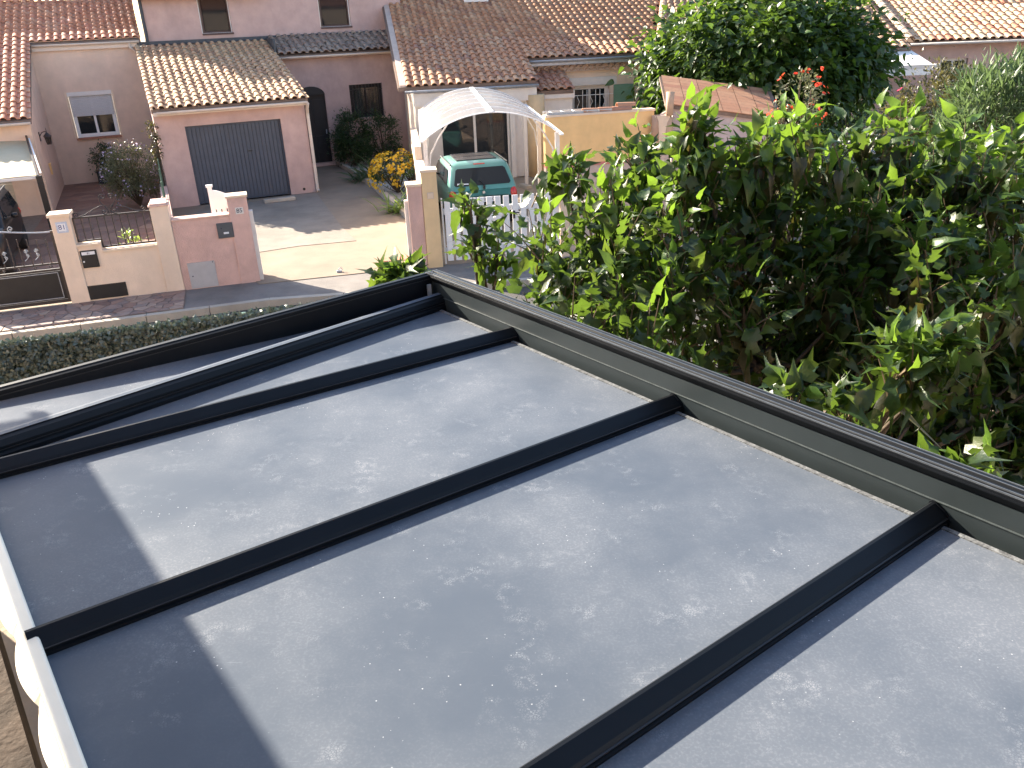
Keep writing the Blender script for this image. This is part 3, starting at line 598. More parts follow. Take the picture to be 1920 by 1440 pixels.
# ---- rose house
h85 = fthing(A, 'rose_house', 'rose rendered two storey house with slate garage door and arched entrance', 'house')
S85 = 1.35/6.2
def r85(y): return 2.58+S85*(y+.3)
MB().wall(-.72, 3.17, 0, 2.52, 0, [(0, 2.48, 0, 2.07)], .2).build('garage_wall', m_pink, h85)
MB().prism([(3.17, .2, 0), (3.17, 4.6, 0), (3.17, 4.6, r85(4.6)-.1), (3.17, .2, r85(.2)-.1)], (-.2, 0, 0)).prism([(-.72, .2, 0), (-.72, 6, 0), (-.72, 6, r85(6)-.1), (-.72, .2, r85(.2)-.1)], (.2, 0, 0)).build('garage_side_wall', m_pink, h85)
gd = MB().box(.0, .05, .1, .14, 0, 2.07).box(2.43, 2.48, .1, .14, 0, 2.07).box(.05, 2.43, .1, .14, 2.02, 2.07).build('garage_door', m_garage, h85)
for i in range(23):
    x = .055+i*(2.37/23); MB().box(x, x+2.37/23-.01, .105, .135+.0*(i % 2), .015, 2.015).build('slat', m_garage, gd)
MB().box(.05, 2.43, .136, .142, .01, 2.02).build('backing', m_dark, gd)
MB().box(1.5, 1.62, .085, .105, 1.28, 1.31).build('handle', m_carblack, gd)
rg = MB().prism([(-.74, -.28, r85(-.28)-.02), (-.74, 6.0, r85(6.0)-.02), (-.74, 6.0, r85(6.0)-.14), (-.74, -.28, r85(-.28)-.12)], (3.98, 0, 0)).build('garage_roof', m_deck, h85)
roof_tiles(h85, rg, A, [(-.76, 3.26, -.34, 5.9, r85(-.34))], S85, m_tile_buff, tw=.223, tl=.355, nmax=240)
gutter(h85, -.62, 3.2, -.4, 2.5, m_trim); MB().box(-.7, 3.17, -.33, 0.0, 2.40, 2.49).build('fascia', m_trim, h85)
MB().tube([(3.2, -.38, 2.44), (3.2, -.2, 2.28), (3.22, -.06, 2.15), (3.22, -.06, .1), (3.22, -.12, .04)], .045, 8).build('downpipe', m_trim, h85)
MB().tube([(2.85, -.012, .12), (2.85, .02, .12)], .04, 8).build('vent_pipe', m_dark, h85)
# entrance wall with arched door
ew = MB(); ew.wall(3.17, 7.47, 0, 3.5, 4.57, [(3.75, 4.67, 0, 2.25), (5.5, 6.62, 1.42, 2.48)], .25)
ew.build('entrance_wall', m_pink, h85)
arc = [(3.75+.46+.46*math.cos(math.pi*i/10), 2.25+.27*math.sin(math.pi*i/10)) for i in range(11)]
MB().prism([(x, 4.545, z) for x, z in arc], (0, .06, 0)).build('door_head', m_dark, h85)
dr = MB().box(3.75, 4.67, 4.68, 4.73, 0, 2.25).build('entrance_door', m_dark, h85)
for x0 in (3.82, 4.24): 
    for z0, z1 in ((.2, .95), (1.1, 2.1)): MB().box(x0, x0+.36, 4.655, 4.68, z0, z1).build('door_panel', m_dark, dr)
MB().box(4.58, 4.61, 4.63, 4.68, 1.0, 1.14).build('handle', m_zinc, dr); MB().box(3.7, 4.72, 4.38, 4.57, 0.0, .1).build('door_step', m_pinkwall, dr)
wg = window(h85, 5.5, 6.62, 1.42, 2.48, 4.69, m_dark, 2, m_pinkwall, fw=.09, curtain=True, inner=m_curtain, glass=m_glassclear)
gl = MB(); [gl.bar((x, 4.6, 1.44), (x, 4.6, 2.46), .02) for x in np.linspace(5.62, 6.5, 9)]; gl.bar((5.5, 4.6, 1.62), (6.62, 4.6, 1.62), .02); gl.bar((5.5, 4.6, 2.3), (6.62, 4.6, 2.3), .02); gl.build('grille', m_iron, wg)
re_ = MB().prism([(3.3, 4.28, 3.5), (3.3, 6.0, 3.98), (3.3, 6.0, 3.86), (3.3, 4.28, 3.4)], (4.2, 0, 0)).build('entrance_roof', m_deck, h85)
roof_tiles(h85, re_, A, [(3.34, 7.5, 4.22, 5.85, 3.53)], .28, m_tile_old, tw=.235, tl=.40, nmax=80, jit=.03)
gutter(h85, 3.35, 7.47, 4.18, 3.46, m_trim); MB().tube([(7.4, 4.2, 3.42), (7.4, 4.5, 3.25), (7.4, 4.5, .1)], .045, 8).build('downpipe', m_trim, h85)
MB().box(3.28, 7.5, 5.9, 5.985, 3.93, 4.07).box(3.24, 3.3, 4.4, 5.9, 3.42, 4.0).box(-.68, 3.26, 5.9, 5.985, r85(5.95)+.02, r85(5.95)+.13).build('flashing', m_lead, h85)
# upper storey
UW = [(1.31, 2.25, 4.19, 5.3), (5.1, 6.14, 4.22, 5.3)]
MB().wall(-.3, 3.3, 3.6, 5.42, 6.0, [UW[0]], .25).wall(3.3, 7.92, 3.6, 6.9, 6.0, [UW[1]], .25).build('upper_wall', m_pink, h85)
MB().box(-.3, -.08, 6.25, 11, 3.6, 5.42).box(7.7, 7.92, 6.25, 11, 0, 6.9).box(3.3, 3.5, 6.25, 11, 5.3, 6.9).build('upper_side_wall', m_pink, h85)
for (a, b, z0, z1) in UW:
    wo = window(h85, a+.05, b-.01, z0+.04, z1, 6.13, m_brownframe, 1, m_brownframe, glass=m_glass, fw=.05, curtain=False)
    MB().box(a+.005, a+.03, 6.08, 6.1, z0+.02, z1).box(b-.03, b-.005, 6.08, 6.1, z0+.02, z1).box(a+.03, b-.03, 6.08, 6.1, z0+.02, z0+.045).build('screen_edge', m_white, wo)
    MB().box(a+(b-a)*.46, a+(b-a)*.56, 6.30, 6.34, z0+.1, z1).build('mullion', m_room, wo)
MB().prism([(-.305, 6.0, 4.15), (-.305, 9.6, 5.45), (-.305, 9.6, 6.2), (-.305, 6.0, 5.3)], (-.012, 0, 0)).build('side_dark_strip', m_lead, h85)  # dark strip covering the upper side wall
ur = MB().prism([(-.5, 5.68, 5.36), (-.5, 11.4, 6.9), (-.5, 11.4, 6.75), (-.5, 5.68, 5.24)], (3.9, 0, 0)).prism([(3.4, 5.68, 6.84), (3.4, 11.4, 8.4), (3.4, 11.4, 8.25), (3.4, 5.68, 6.72)], (4.8, 0, 0)).build('upper_roof', m_deck, h85)
roof_tiles(h85, ur, A, [(-.5, 3.4, 5.62, 6.4, 5.37), (3.4, 8.2, 5.62, 6.4, 6.85)], .27, m_tile_old, nmax=0)
MB().tube([(-.36, 5.93, 5.4), (-.36, 5.93, 4.0)], .05, 8).build('downpipe', m_lead, h85)

# ---- garden walls along the pavement (frame W)
gw = fthing(W, 'beige_garden_wall', 'beige garden wall with two pillars, iron railing and house number 81', 'garden wall')
MB().box(0, .31, 0, .3, -.02, 1.56).build('pillar', m_cream, gw, bevel=.008); MB().box(-.03, .34, -.03, .33, 1.56, 1.615).build('pillar_cap', m_coping, gw, bevel=.006)
MB().box(1.62, 1.925, 0, .3, -.02, 1.57).build('pillar', m_cream, gw, bevel=.008)
q = MB(); q.prism([(1.6, -.02, 1.57), (1.945, -.02, 1.57), (1.945, .32, 1.57), (1.6, .32, 1.57)], (0, 0, .035)); q.prism([(1.62, .0, 1.605), (1.925, .0, 1.605), (1.91, .3, 1.65), (1.64, .3, 1.65)], (0, 0, .02)); q.build('pillar_cap', m_copingpink, gw, bevel=.01)
MB().box(.31, .70, .03, .24, -.02, 1.0).box(.70, 1.62, .03, .24, -.02, .86).build('wall', m_cream, gw)
MB().box(.305, .70, .0, .27, 1.0, 1.045).box(.70, 1.625, .0, .27, .86, .905).build('coping', m_coping, gw, bevel=.006)
cb = MB().box(.30, .95, .012, .032, .03, .285).build('cabinet_door', m_blackmetal, gw)
np_ = MB().box(.075, .255, -.008, .002, 1.285, 1.475).build('number_plate', m_enamel, gw)
MB().box(.105, .225, -.011, -.008, 1.315, 1.445).build('plate_field', m_label, np_)
text('81', .12, 'digits', m_blueink, np_, Matrix.Translation((.165, -.012, 1.38)) @ FACE)
rl = MB().bar((.33, .13, 1.49), (1.62, .13, 1.49), .03).bar((.34, .13, 1.07), (.34, .13, 1.49), .03).bar((1.605, .13, .93), (1.605, .13, 1.49), .03).bar((.33, .13, 1.08), (.715, .13, 1.08), .03).bar((.715, .13, .93), (.715, .13, 1.09), .03).bar((.715, .13, .94), (1.61, .13, .94), .03).build('railing', m_iron, gw)
for x in np.linspace(.34, 1.605, 11)[1:-1]: MB().bar((x, .13, 1.08 if x < .715 else .94), (x, .13, 1.49), .016).build('bar', m_iron, rl)
def scroll(parent, pts, name='scroll', r=.009, m=m_iron): return MB().tube(pts, r, 6).build(name, m, parent)
scroll(rl, spiral((.41, .13, 1.545), .05, 1.3, -1.6, -1)); scroll(rl, [(.42, .13, 1.5), (.55, .13, 1.53), (.72, .13, 1.62), (.82, .13, 1.66), (.86, .13, 1.655)])
scroll(rl, spiral((1.5, .13, 1.55), .05, 1.3, -1.6, 1)); scroll(rl, [(1.5, .13, 1.5), (1.36, .13, 1.53), (1.2, .13, 1.61), (1.08, .13, 1.645)])
for sg in (-1, 1):
    cx = .955
    scroll(rl, [(cx+sg*.02, .13, 1.5), (cx+sg*.015, .13, 1.56), (cx+sg*.06, .13, 1.64), (cx+sg*.12, .13, 1.73), (cx+sg*.125, .13, 1.80)]+spiral((cx+sg*.07, .13, 1.81), .055, 1.3, 0 if sg > 0 else math.pi, sg)[2:])
    scroll(rl, [(cx+sg*.06, .13, 1.66), (cx+sg*.02, .13, 1.62), (cx+sg*.02, .13, 1.56)]+spiral((cx+sg*.085, .13, 1.55), .05, 1.3, math.pi if sg > 0 else 0, sg)[1:])
mb = fthing(W, 'mailbox', 'black mailbox with white name strip set in the beige garden wall', 'mailbox')
MB().box(.335, .60, .0, .05, .62, .93).build('box', m_blackmetal, mb); MB().box(.355, .58, -.012, .0, .64, .84).build('door', m_blackmetal, mb); ns_ = MB().box(.36, .575, -.008, .0, .855, .91).build('name_strip', m_label, mb)
text('81', .05, 'digits', m_ink, ns_, Matrix.Translation((.47, -.010, .882)) @ FACE); MB().tube([(.37, -.02, .74), (.37, -.008, .74)], .016, 8).build('lock', m_label, mb)
# iron gate of the beige house
ig = fthing(W, 'iron_gate', 'black wrought iron gate with scrolls and solid lower panel beside number 81 pillar', 'gate')
MB().box(-1.62, -.06, .12, .14, .08, .60).build('lower_panel', m_blackmetal, ig)
q = MB(); q.bar((-1.65, .12, .05), (-.02, .12, .05), .05); q.bar((-1.65, .12, .63), (-.02, .12, .63), .04); q.bar((-.04, .12, .03), (-.04, .12, 1.32), .045); q.bar((-1.65, .12, .74), (-.04, .12, .74), .03); q.bar((-1.63, .12, .03), (-1.63, .12, 1.5), .045)
q.build('frame', m_iron, ig)
MB().bar((-1.5, .11, .575), (-.12, .11, .575), .012).bar((-.12, .11, .11), (-.12, .11, .575), .012).bar((-1.5, .11, .11), (-.12, .11, .11), .012).build('panel_moulding', m_zinc, ig)
top = lambda x: 1.30+.14*max(0, (-x-.15))**1.4
scroll(ig, [(x, .12, top(x)) for x in np.linspace(-.04, -1.63, 14)], 'top_rail', .014, m_zinc)
for x in np.linspace(-.17, -1.5, 10): MB().bar((x, .12, .74), (x, .12, top(x)-.12), .014).build('bar', m_iron, ig)
for x in (-.36, -.52, -.86, -1.02, -1.3):
    scroll(ig, spiral((x, .105, 1.0), .035, 1.4, 0, 1)+spiral((x+.012, .105, .92), .03, 1.2, 2.5, -1)[::-1], 'scroll', .008, m_wire)
    scroll(ig, [(x-.05, .105, .84), (x, .105, .88), (x+.03, .105, .92)], 'scroll', .008, m_wire)
for x in (-.2, -.45, -.7, -.95, -1.2): scroll(ig, spiral((x, .12, .685), .03, 1.3, 0, 1), 'scroll', .007)
scroll(ig, spiral((-.66, .12, top(-.66)+.06), .05, 1.3, -1.5, -1), 'scroll', .01, m_wire)
scroll(ig, spiral((-.95, .12, top(-.95)+.09), .075, 1.2, -1.5, -1), 'scroll', .012, m_wire)

rw = fthing(W, 'rose_garden_wall', 'rose rendered garden wall ending in a tall post with number 85', 'garden wall')
MB().box(1.93, 2.94, .02, .24, -.02, 1.28).build('wall', m_pinkwall, rw); MB().box(1.93, 2.94, .0, .27, 1.28, 1.315).build('coping', m_copingpink, rw, bevel=.01)
MB().box(2.94, 3.29, 0, .3, -.02, 1.6).build('post', m_pinkwall, rw, bevel=.01); MB().box(2.92, 3.31, -.02, .32, 1.6, 1.64).build('post_cap', m_coping, rw, bevel=.008)
MB().box(3.29, 3.36, .06, .2, 0, 1.32).build('gate_stop', m_offwhite, rw)
cbb = MB().box(2.05, 2.53, .004, .03, .005, .49).build('cabinet_door', m_greyplate, rw); MB().tube([(2.11, -.006, .24), (2.11, .005, .24)], .012, 8).build('lock', m_ink, cbb); MB().tube([(2.5, -.004, .47), (2.5, .005, .47)], .01, 8).build('screw', m_ink, cbb)
n5 = MB().box(3.06, 3.20, -.006, .002, 1.30, 1.42).build('number_plate', m_offwhite, rw); text('85', .11, 'digits', m_ink, n5, Matrix.Translation((3.13, -.008, 1.36)) @ FACE)
mb2 = fthing(W, 'mailbox', 'dark grey square mailbox set in the rose garden wall', 'mailbox')
MB().box(2.685, 2.965, -.012, .03, .89, 1.165).build('box', m_mailgrey, mb2); MB().box(2.70, 2.95, -.02, -.012, .905, 1.15).build('door', m_mailgrey, mb2); MB().box(2.79, 2.88, -.024, -.02, .965, 1.0).build('name_strip', m_label, mb2); MB().tube([(2.76, -.03, 1.075), (2.76, -.02, 1.075)], .012, 8).build('lock', m_ink, mb2)
# white gate leaf folded back behind the rose wall
lf = fthing(W, 'gate_leaf', 'white gate leaf with curved top folded open behind the rose post', 'gate')
MB().box(2.62, 2.70, .62, .68, .05, 1.72).build('stile', m_white, lf); MB().box(2.60, 2.72, .60, .70, 1.72, 1.76).build('stile_cap', m_white, lf)
MB().prism([(2.70, .63, 1.3)]+[(2.70+.5*t, .63, 1.66-.30*t**1.6) for t in np.linspace(0, 1, 8)]+[(3.2, .63, 1.3)], (0, .04, 0)).build('curved_head', m_white, lf)
for x in np.arange(2.72, 3.2, .1): MB().box(x, x+.075, .635, .665, .1, 1.3).build('picket', m_white, lf)
MB().box(2.70, 3.2, .67, .7, .25, .33).box(2.70, 3.2, .67, .7, 1.05, 1.13).build('rail', m_white, lf)
# low dividing wall with wire fence between patio and driveway
pA = W.wld((1.84, .3, 0)); pB = A.wld((-.82, -.1, 0)); dv = thing('dividing_wall', 'low rose dividing wall with wire mesh fence between patio and driveway', 'wall', tuple(pA), math.degrees(math.atan2(*(pB-pA)[[1, 0]])))
Ld = np.linalg.norm(pB-pA); MB().box(0, Ld, -.09, .09, -.02, .62).build('wall', m_pinkwall, dv)
for i in range(5): MB().bar((Ld*i/4, 0, .6), (Ld*i/4, 0, 1.35), .04).build('post', m_greenwire, dv)
q = MB(); [q.bar((0, 0, z), (Ld, 0, z), .008) for z in np.arange(.68, 1.36, .1)]; [q.bar((x, 0, .64), (x, 0, 1.34), .006) for x in np.arange(.1, Ld, .12)]; q.build('wire_mesh', m_greenwire, dv)

# ---- right gate posts, white gate
gx = lambda px_, py_: GT.loc(G(px_, py_))[0]
p1 = fthing(GT, 'gate_post', 'rose rendered gate post joined to the taller yellow post', 'gate post')
x0, x1, x2 = gx(775, 497), gx(803, 501), gx(831, 499)
MB().box(x0, x1-.004, .0, .33, -.02, 1.57).build('shaft', m_pinkwall, p1, bevel=.01); MB().box(x0-.02, x1-.004, -.02, .35, 1.57, 1.62).build('cap', m_coping, p1, bevel=.006); MB().box(x0-.07, x0-.002, .1, .22, 0, 1.3).build('gate_stop', m_offwhite, p1)
p2 = fthing(GT, 'gate_post', 'yellow rendered gate post with small square plate beside the white gate', 'gate post')
MB().box(x1, x2, -.02, .33, -.02, 1.82).build('shaft', m_yellowpost, p2, bevel=.01); MB().box(x1-.02, x2+.02, -.04, .35, 1.82, 1.87).build('cap', m_coping, p2, bevel=.006)
MB().box(x1+.09, x1+.21, -.026, -.018, 1.33, 1.45).build('plate_frame', m_taupe, p2); MB().box(x1+.1, x1+.2, -.03, -.025, 1.34, 1.44).build('plate', m_coping, p2)
ga = fthing(GT, 'picket_gate', 'white picket gate of two leaves with black handle in front of the carport', 'gate')
gl0, glm, gl1 = GT.py(829, 376, .1)[0], GT.py(957, 366, .1)[0], GT.py(1049, 360, .1)[0]
for (a, b, n) in ((gl0+.01, glm-.006, 8), (glm+.006, gl1, 6)):
    st_ = (b-a)/n
    for i in range(n):
        x = a+i*st_+st_*.13; MB().box(x, x+st_*.70, .08, .105, .07, 1.27+.0*i).build('picket', m_white, ga, bevel=.006)
    MB().box(a, b, .105, .145, .98, 1.09).build('rail', m_white, ga); MB().box(a, b, .105, .145, .22, .33).build('rail', m_white, ga)
    MB().bar((a+.03, .13, .34) if a < .3 else (b-.03, .13, .34), (b-.03, .13, .98) if a < .3 else (a+.03, .13, .98), .08, .03, (0, 1, 0)).build('brace', m_white, ga)
MB().box(glm+.035, glm+.07, .06, .08, .82, .97).bar((glm+.05, .05, .93), (glm+.16, .05, .93), .018).build('handle', m_carblack, ga)
MB().box(gl0-.03, gl0, .06, .14, .02, 1.3).build('hinge_stile', m_offwhite, ga)
p3 = fthing(GT, 'gate_post', 'cream gate post at the free end of the white picket gate', 'gate post')
MB().box(gl1+.01, gl1+.17, .0, .2, -.02, 1.33).build('shaft', m_coping, p3); MB().box(gl1-.005, gl1+.185, -.015, .215, 1.33, 1.365).build('cap', m_coping, p3)
# cream wall running back beside the carport
pA = GT.wld((x1+.1, .35, 0)); pB = B.wld((.05, 0, 0)); sw = thing('boundary_wall', 'cream boundary wall running back from the yellow post to the carport house', 'wall', tuple(pA), math.degrees(math.atan2(*(pB-pA)[[1, 0]])))
Ls = np.linalg.norm(pB-pA); MB().box(0, Ls, -.08, .08, -.02, 1.25).build('wall', m_cream, sw); MB().box(0, Ls, -.11, .11, 1.25, 1.29).build('coping', m_coping, sw)
MB().box(Ls*.55, Ls, -.085, .085, 1.29, 1.6).build('raised_wall', m_cream, sw)
# garden front wall right of the gate, mostly behind foliage
fw = fthing(GT, 'front_wall', 'taupe rendered low front wall right of the white gate behind foliage', 'wall')
MB().box(gl1+.18, 12, .02, .22, -.02, 1.0).build('wall', m_taupe, fw); MB().box(gl1+.18, 12, -.01, .25, 1.0, 1.04).build('coping', m_coping, fw)
# ================================================================== HOUSE BEHIND THE CARPORT (frame B)
h87 = fthing(B, 'salmon_roofed_house', 'house with stepped salmon tile roof, glazed front and green shutter behind the carport', 'house')
SB = .306
def rb(y): return 2.70+SB*(y+.15)
MB().wall(.15, 3.62, 0, 2.62, .05, [(.80, 2.86, .0, 2.12), (3.0, 3.3, .0, 2.1)], .2).build('front_wall', m_offwhite, h87)
MB().box(.12, 3.64, -.06, .05, 2.16, 2.50).build('beam', m_offwhite, h87)
gz = MB()
for x in (.80, 1.79, 2.78): gz.box(x, x+.07, .13, .19, 0, 2.12)
gz.box(.87, 2.78, .13, .19, 2.05, 2.12); gz.box(.87, 2.78, .13, .19, 0, .08); gzo = gz.build('glazed_front', m_offwhite, h87)
for a in (.87, 1.86): MB().box(a, a+.92, .155, .162, .08, 2.05).build('pane', m_glassdark, gzo)
q = MB(); xx = np.linspace(.85, 2.8, 60)
for i in range(59): q.quad((xx[i], .5+.035*(i % 2), 0), (xx[i+1], .5+.035*((i+1) % 2), 0), (xx[i+1], .5+.035*((i+1) % 2), 2.1), (xx[i], .5+.035*(i % 2), 2.1))
q.build('curtain', m_curtain, gzo)
MB().box(3.0, 3.3, .15, .2, 0, 2.1).build('side_panel', m_offwhite, h87)
MB().lathe([(.26, 0), (.26, 2.3)], (3.62, .05, 0), 20).build('rounded_corner', m_yellowpost, h87, smooth=True)
MB().wall(3.6, 4.78, 0, 2.28, .35, [], .2).build('annex_wall', m_offwhite, h87); MB().box(3.5, 4.82, .22, .35, 2.14, 2.34).build('annex_fascia', m_offwhite, h87)
MB().box(4.6, 4.78, .55, 1.7, 0, 2.4).build('annex_side_wall', m_cream, h87)
ra = MB().prism([(3.62, .2, 2.36), (3.62, 1.68, 2.80), (3.62, 1.68, 2.70), (3.62, .2, 2.26)], (1.16, 0, 0)).build('annex_roof', m_deck, h87)
roof_tiles(h87, ra, B, [(3.62, 4.8, .14, 1.65, 2.38)], .30, m_tile_red, tw=.235, tl=.36, nmax=30)
MB().wall(3.6, 9.2, 0, 3.2, 1.7, [(5.08, 6.3, 1.1, 2.33)], .25).build('rear_wall', m_cream, h87)
MB().box(4.93, 6.52, 1.67, 1.7, 2.33, 2.56).build('lintel', m_offwhite, h87)
wr = window(h87, 5.1, 6.28, 1.12, 2.31, 1.82, m_offwhite, 2, m_offwhite, fw=.07)
gr_ = MB(); gr_.bar((5.0, 1.64, 2.05), (6.4, 1.64, 2.05), .018)
for i, x in enumerate(np.linspace(5.15, 6.25, 9)):
    if i % 3 == 1: gr_.tube([(x+.03*math.sin(k*1.1), 1.64, 1.15+k*.055) for k in range(17)], .009, 5)
    else: gr_.bar((x, 1.64, 1.15), (x, 1.64, 2.2), .016)
gr_.build('grille', m_white, wr)
sh = MB().box(6.42, 7.06, 1.64, 1.675, 1.05, 2.31).build('shutter', m_shutter, h87); MB().box(6.44, 7.04, 1.62, 1.64, 1.25, 1.35).box(6.44, 7.04, 1.62, 1.64, 2.0, 2.1).bar((6.5, 1.63, 1.36), (6.98, 1.63, 1.99), .09, .02, (0, 1, 0)).build('brace', m_shutter, sh)
MB().tube([(7.75, 1.62, .3), (7.72, 1.62, 2.75)], .04, 8).build('downpipe', m_brownframe, h87)
rB = MB(); rB.prism([(-.28, -.12, rb(-.12)-.02), (-.28, 9.5, rb(9.5)-.02), (-.28, 9.5, rb(9.5)-.14), (-.28, -.12, rb(-.12)-.12)], (3.9, 0, 0))
rB.prism([(3.62, 1.5, rb(1.5)-.02), (7.72, 1.5, rb(1.5)-.02), (10.8, 9.5, rb(9.5)-.02), (3.62, 9.5, rb(9.5)-.02)], (0, 0, -.1)); rB = rB.build('roof', m_deck, h87)
reg = [(-.05, 3.68, -.18, 9.4, rb(-.18))]
c_ = 1/math.sqrt(1+SB*SB); tl_ = .36
for j in range(24):
    y = 1.45+j*tl_*c_; nx = max(1, round((4.0+.38*(y-1.45))/.235)); reg.append((3.68, 3.68+nx*.235, y, y+.2, rb(y)))
roof_tiles(h87, rB, B, reg, SB, m_tile_salm, tw=.235, tl=tl_, nmax=235)
ridge_row(rB, (7.75, 1.45, rb(1.45)+.03), (10.8, 9.5, rb(9.5)+.03), m_tile_pale, .4, .12)
MB().prism([(-.22, -.1, rb(-.1)-.12), (-.05, -.1, rb(-.1)-.12), (-.05, 9.4, rb(9.4)-.12), (-.22, 9.4, rb(9.4)-.12)], (0, 0, .15)).build('party_strip', m_taupe, h87)
gutter(h87, -.1, 3.66, -.26, 2.60, m_zinc); gutter(h87, 3.7, 7.7, 1.36, rb(1.45)-.06, m_zinc, .08); MB().box(3.64, 7.7, 1.38, 1.6, rb(1.45)-.22, rb(1.45)-.12).build('eave_board', m_zinc, h87)
MB().tube([(.0, -.2, 2.55), (.05, .0, 2.3), (.05, .0, .2)], .045, 8).build('downpipe', m_trim, h87)
genoise(rB, 3.66, 7.68, 1.50, 2.78, m_tile_pale, 2)
sk = MB().box(-.3, .3, 0, .5, 0, .06).build('skylight', m_lead, rB); skp = B.O; sk.location = (2.95, 6.75, rb(6.75)+.06); sk.rotation_euler.x = math.atan(SB)
MB().box(-.42, .42, -.12, .0, 0, .1).box(-.42, -.3, 0, .5, 0, .1).box(.3, .42, 0, .5, 0, .1).build('skylight_frame', m_white, sk)

# ---- carport: arched polycarbonate on white posts
c0, c1 = G(791, 267, 2.1), G(775, 207, 2.1); e0, e1 = G(1049, 250, 2.1), G(985, 193, 2.1)
CP = F(c0[:2], 5.3); cpt = fthing(CP, 'carport', 'arched translucent polycarbonate carport on white posts over the teal car', 'carport')
cw = 2.93; cl = 6.2
def arch(s, rise=.52): a0 = math.acos(1-2*rise*2/cw/2) if 0 else None; t = 2*s-1; Rr = (cw*cw/4+rise*rise)/(2*rise); return cw*s, 2.1+math.sqrt(Rr*Rr-(t*cw/2)**2)-(Rr-rise)
for k in range(6):
    y0, y1 = cl*k/6, cl*(k+1)/6-.02; q = MB(); ss = np.linspace(0, 1, 25)
    for i in range(24): (xa, za), (xb, zb) = arch(ss[i]), arch(ss[i+1]); q.quad((xa, y0, za), (xb, y0, zb), (xb, y1, zb), (xa, y1, za))
    q.build('roof_sheet', m_poly, cpt, smooth=True)
for k in range(7):
    q = MB(); y = cl*k/6-.01
    for i in range(24): (xa, za), (xb, zb) = arch(ss[i]), arch(ss[i+1]); q.bar((xa, y, za+.004), (xb, y, zb+.004), .022 if 0 < k < 6 else .05, .02)
    q.build('rib', m_white, cpt)
for s in (0, .5, 1): x, z = arch(s); MB().bar((x, -.04, z+.012), (x, cl+.02, z+.012), .10 if s == .5 else .07, .035).build('ridge_bar' if s == .5 else 'side_rail', m_white, cpt)
for (x, y) in ((.06, .25), (.06, 3.1), (.06, 5.9), (cw-.06, .25), (cw-.06, 3.1), (cw-.06, 5.9)):
    po = MB().box(x-.045, x+.045, y-.045, y+.045, -.01, 2.12).build('post', m_offwhite, cpt)
    sg = 1 if x < 1 else -1; MB().tube([(x+sg*.05, y, 1.45), (x+sg*.1, y, 1.8), (x+sg*.28, y, 2.12), (x+sg*.5, y, arch(.5-sg*(.5-.56/cw))[1]-.03)], .018, 6).build('brace', m_offwhite, po)

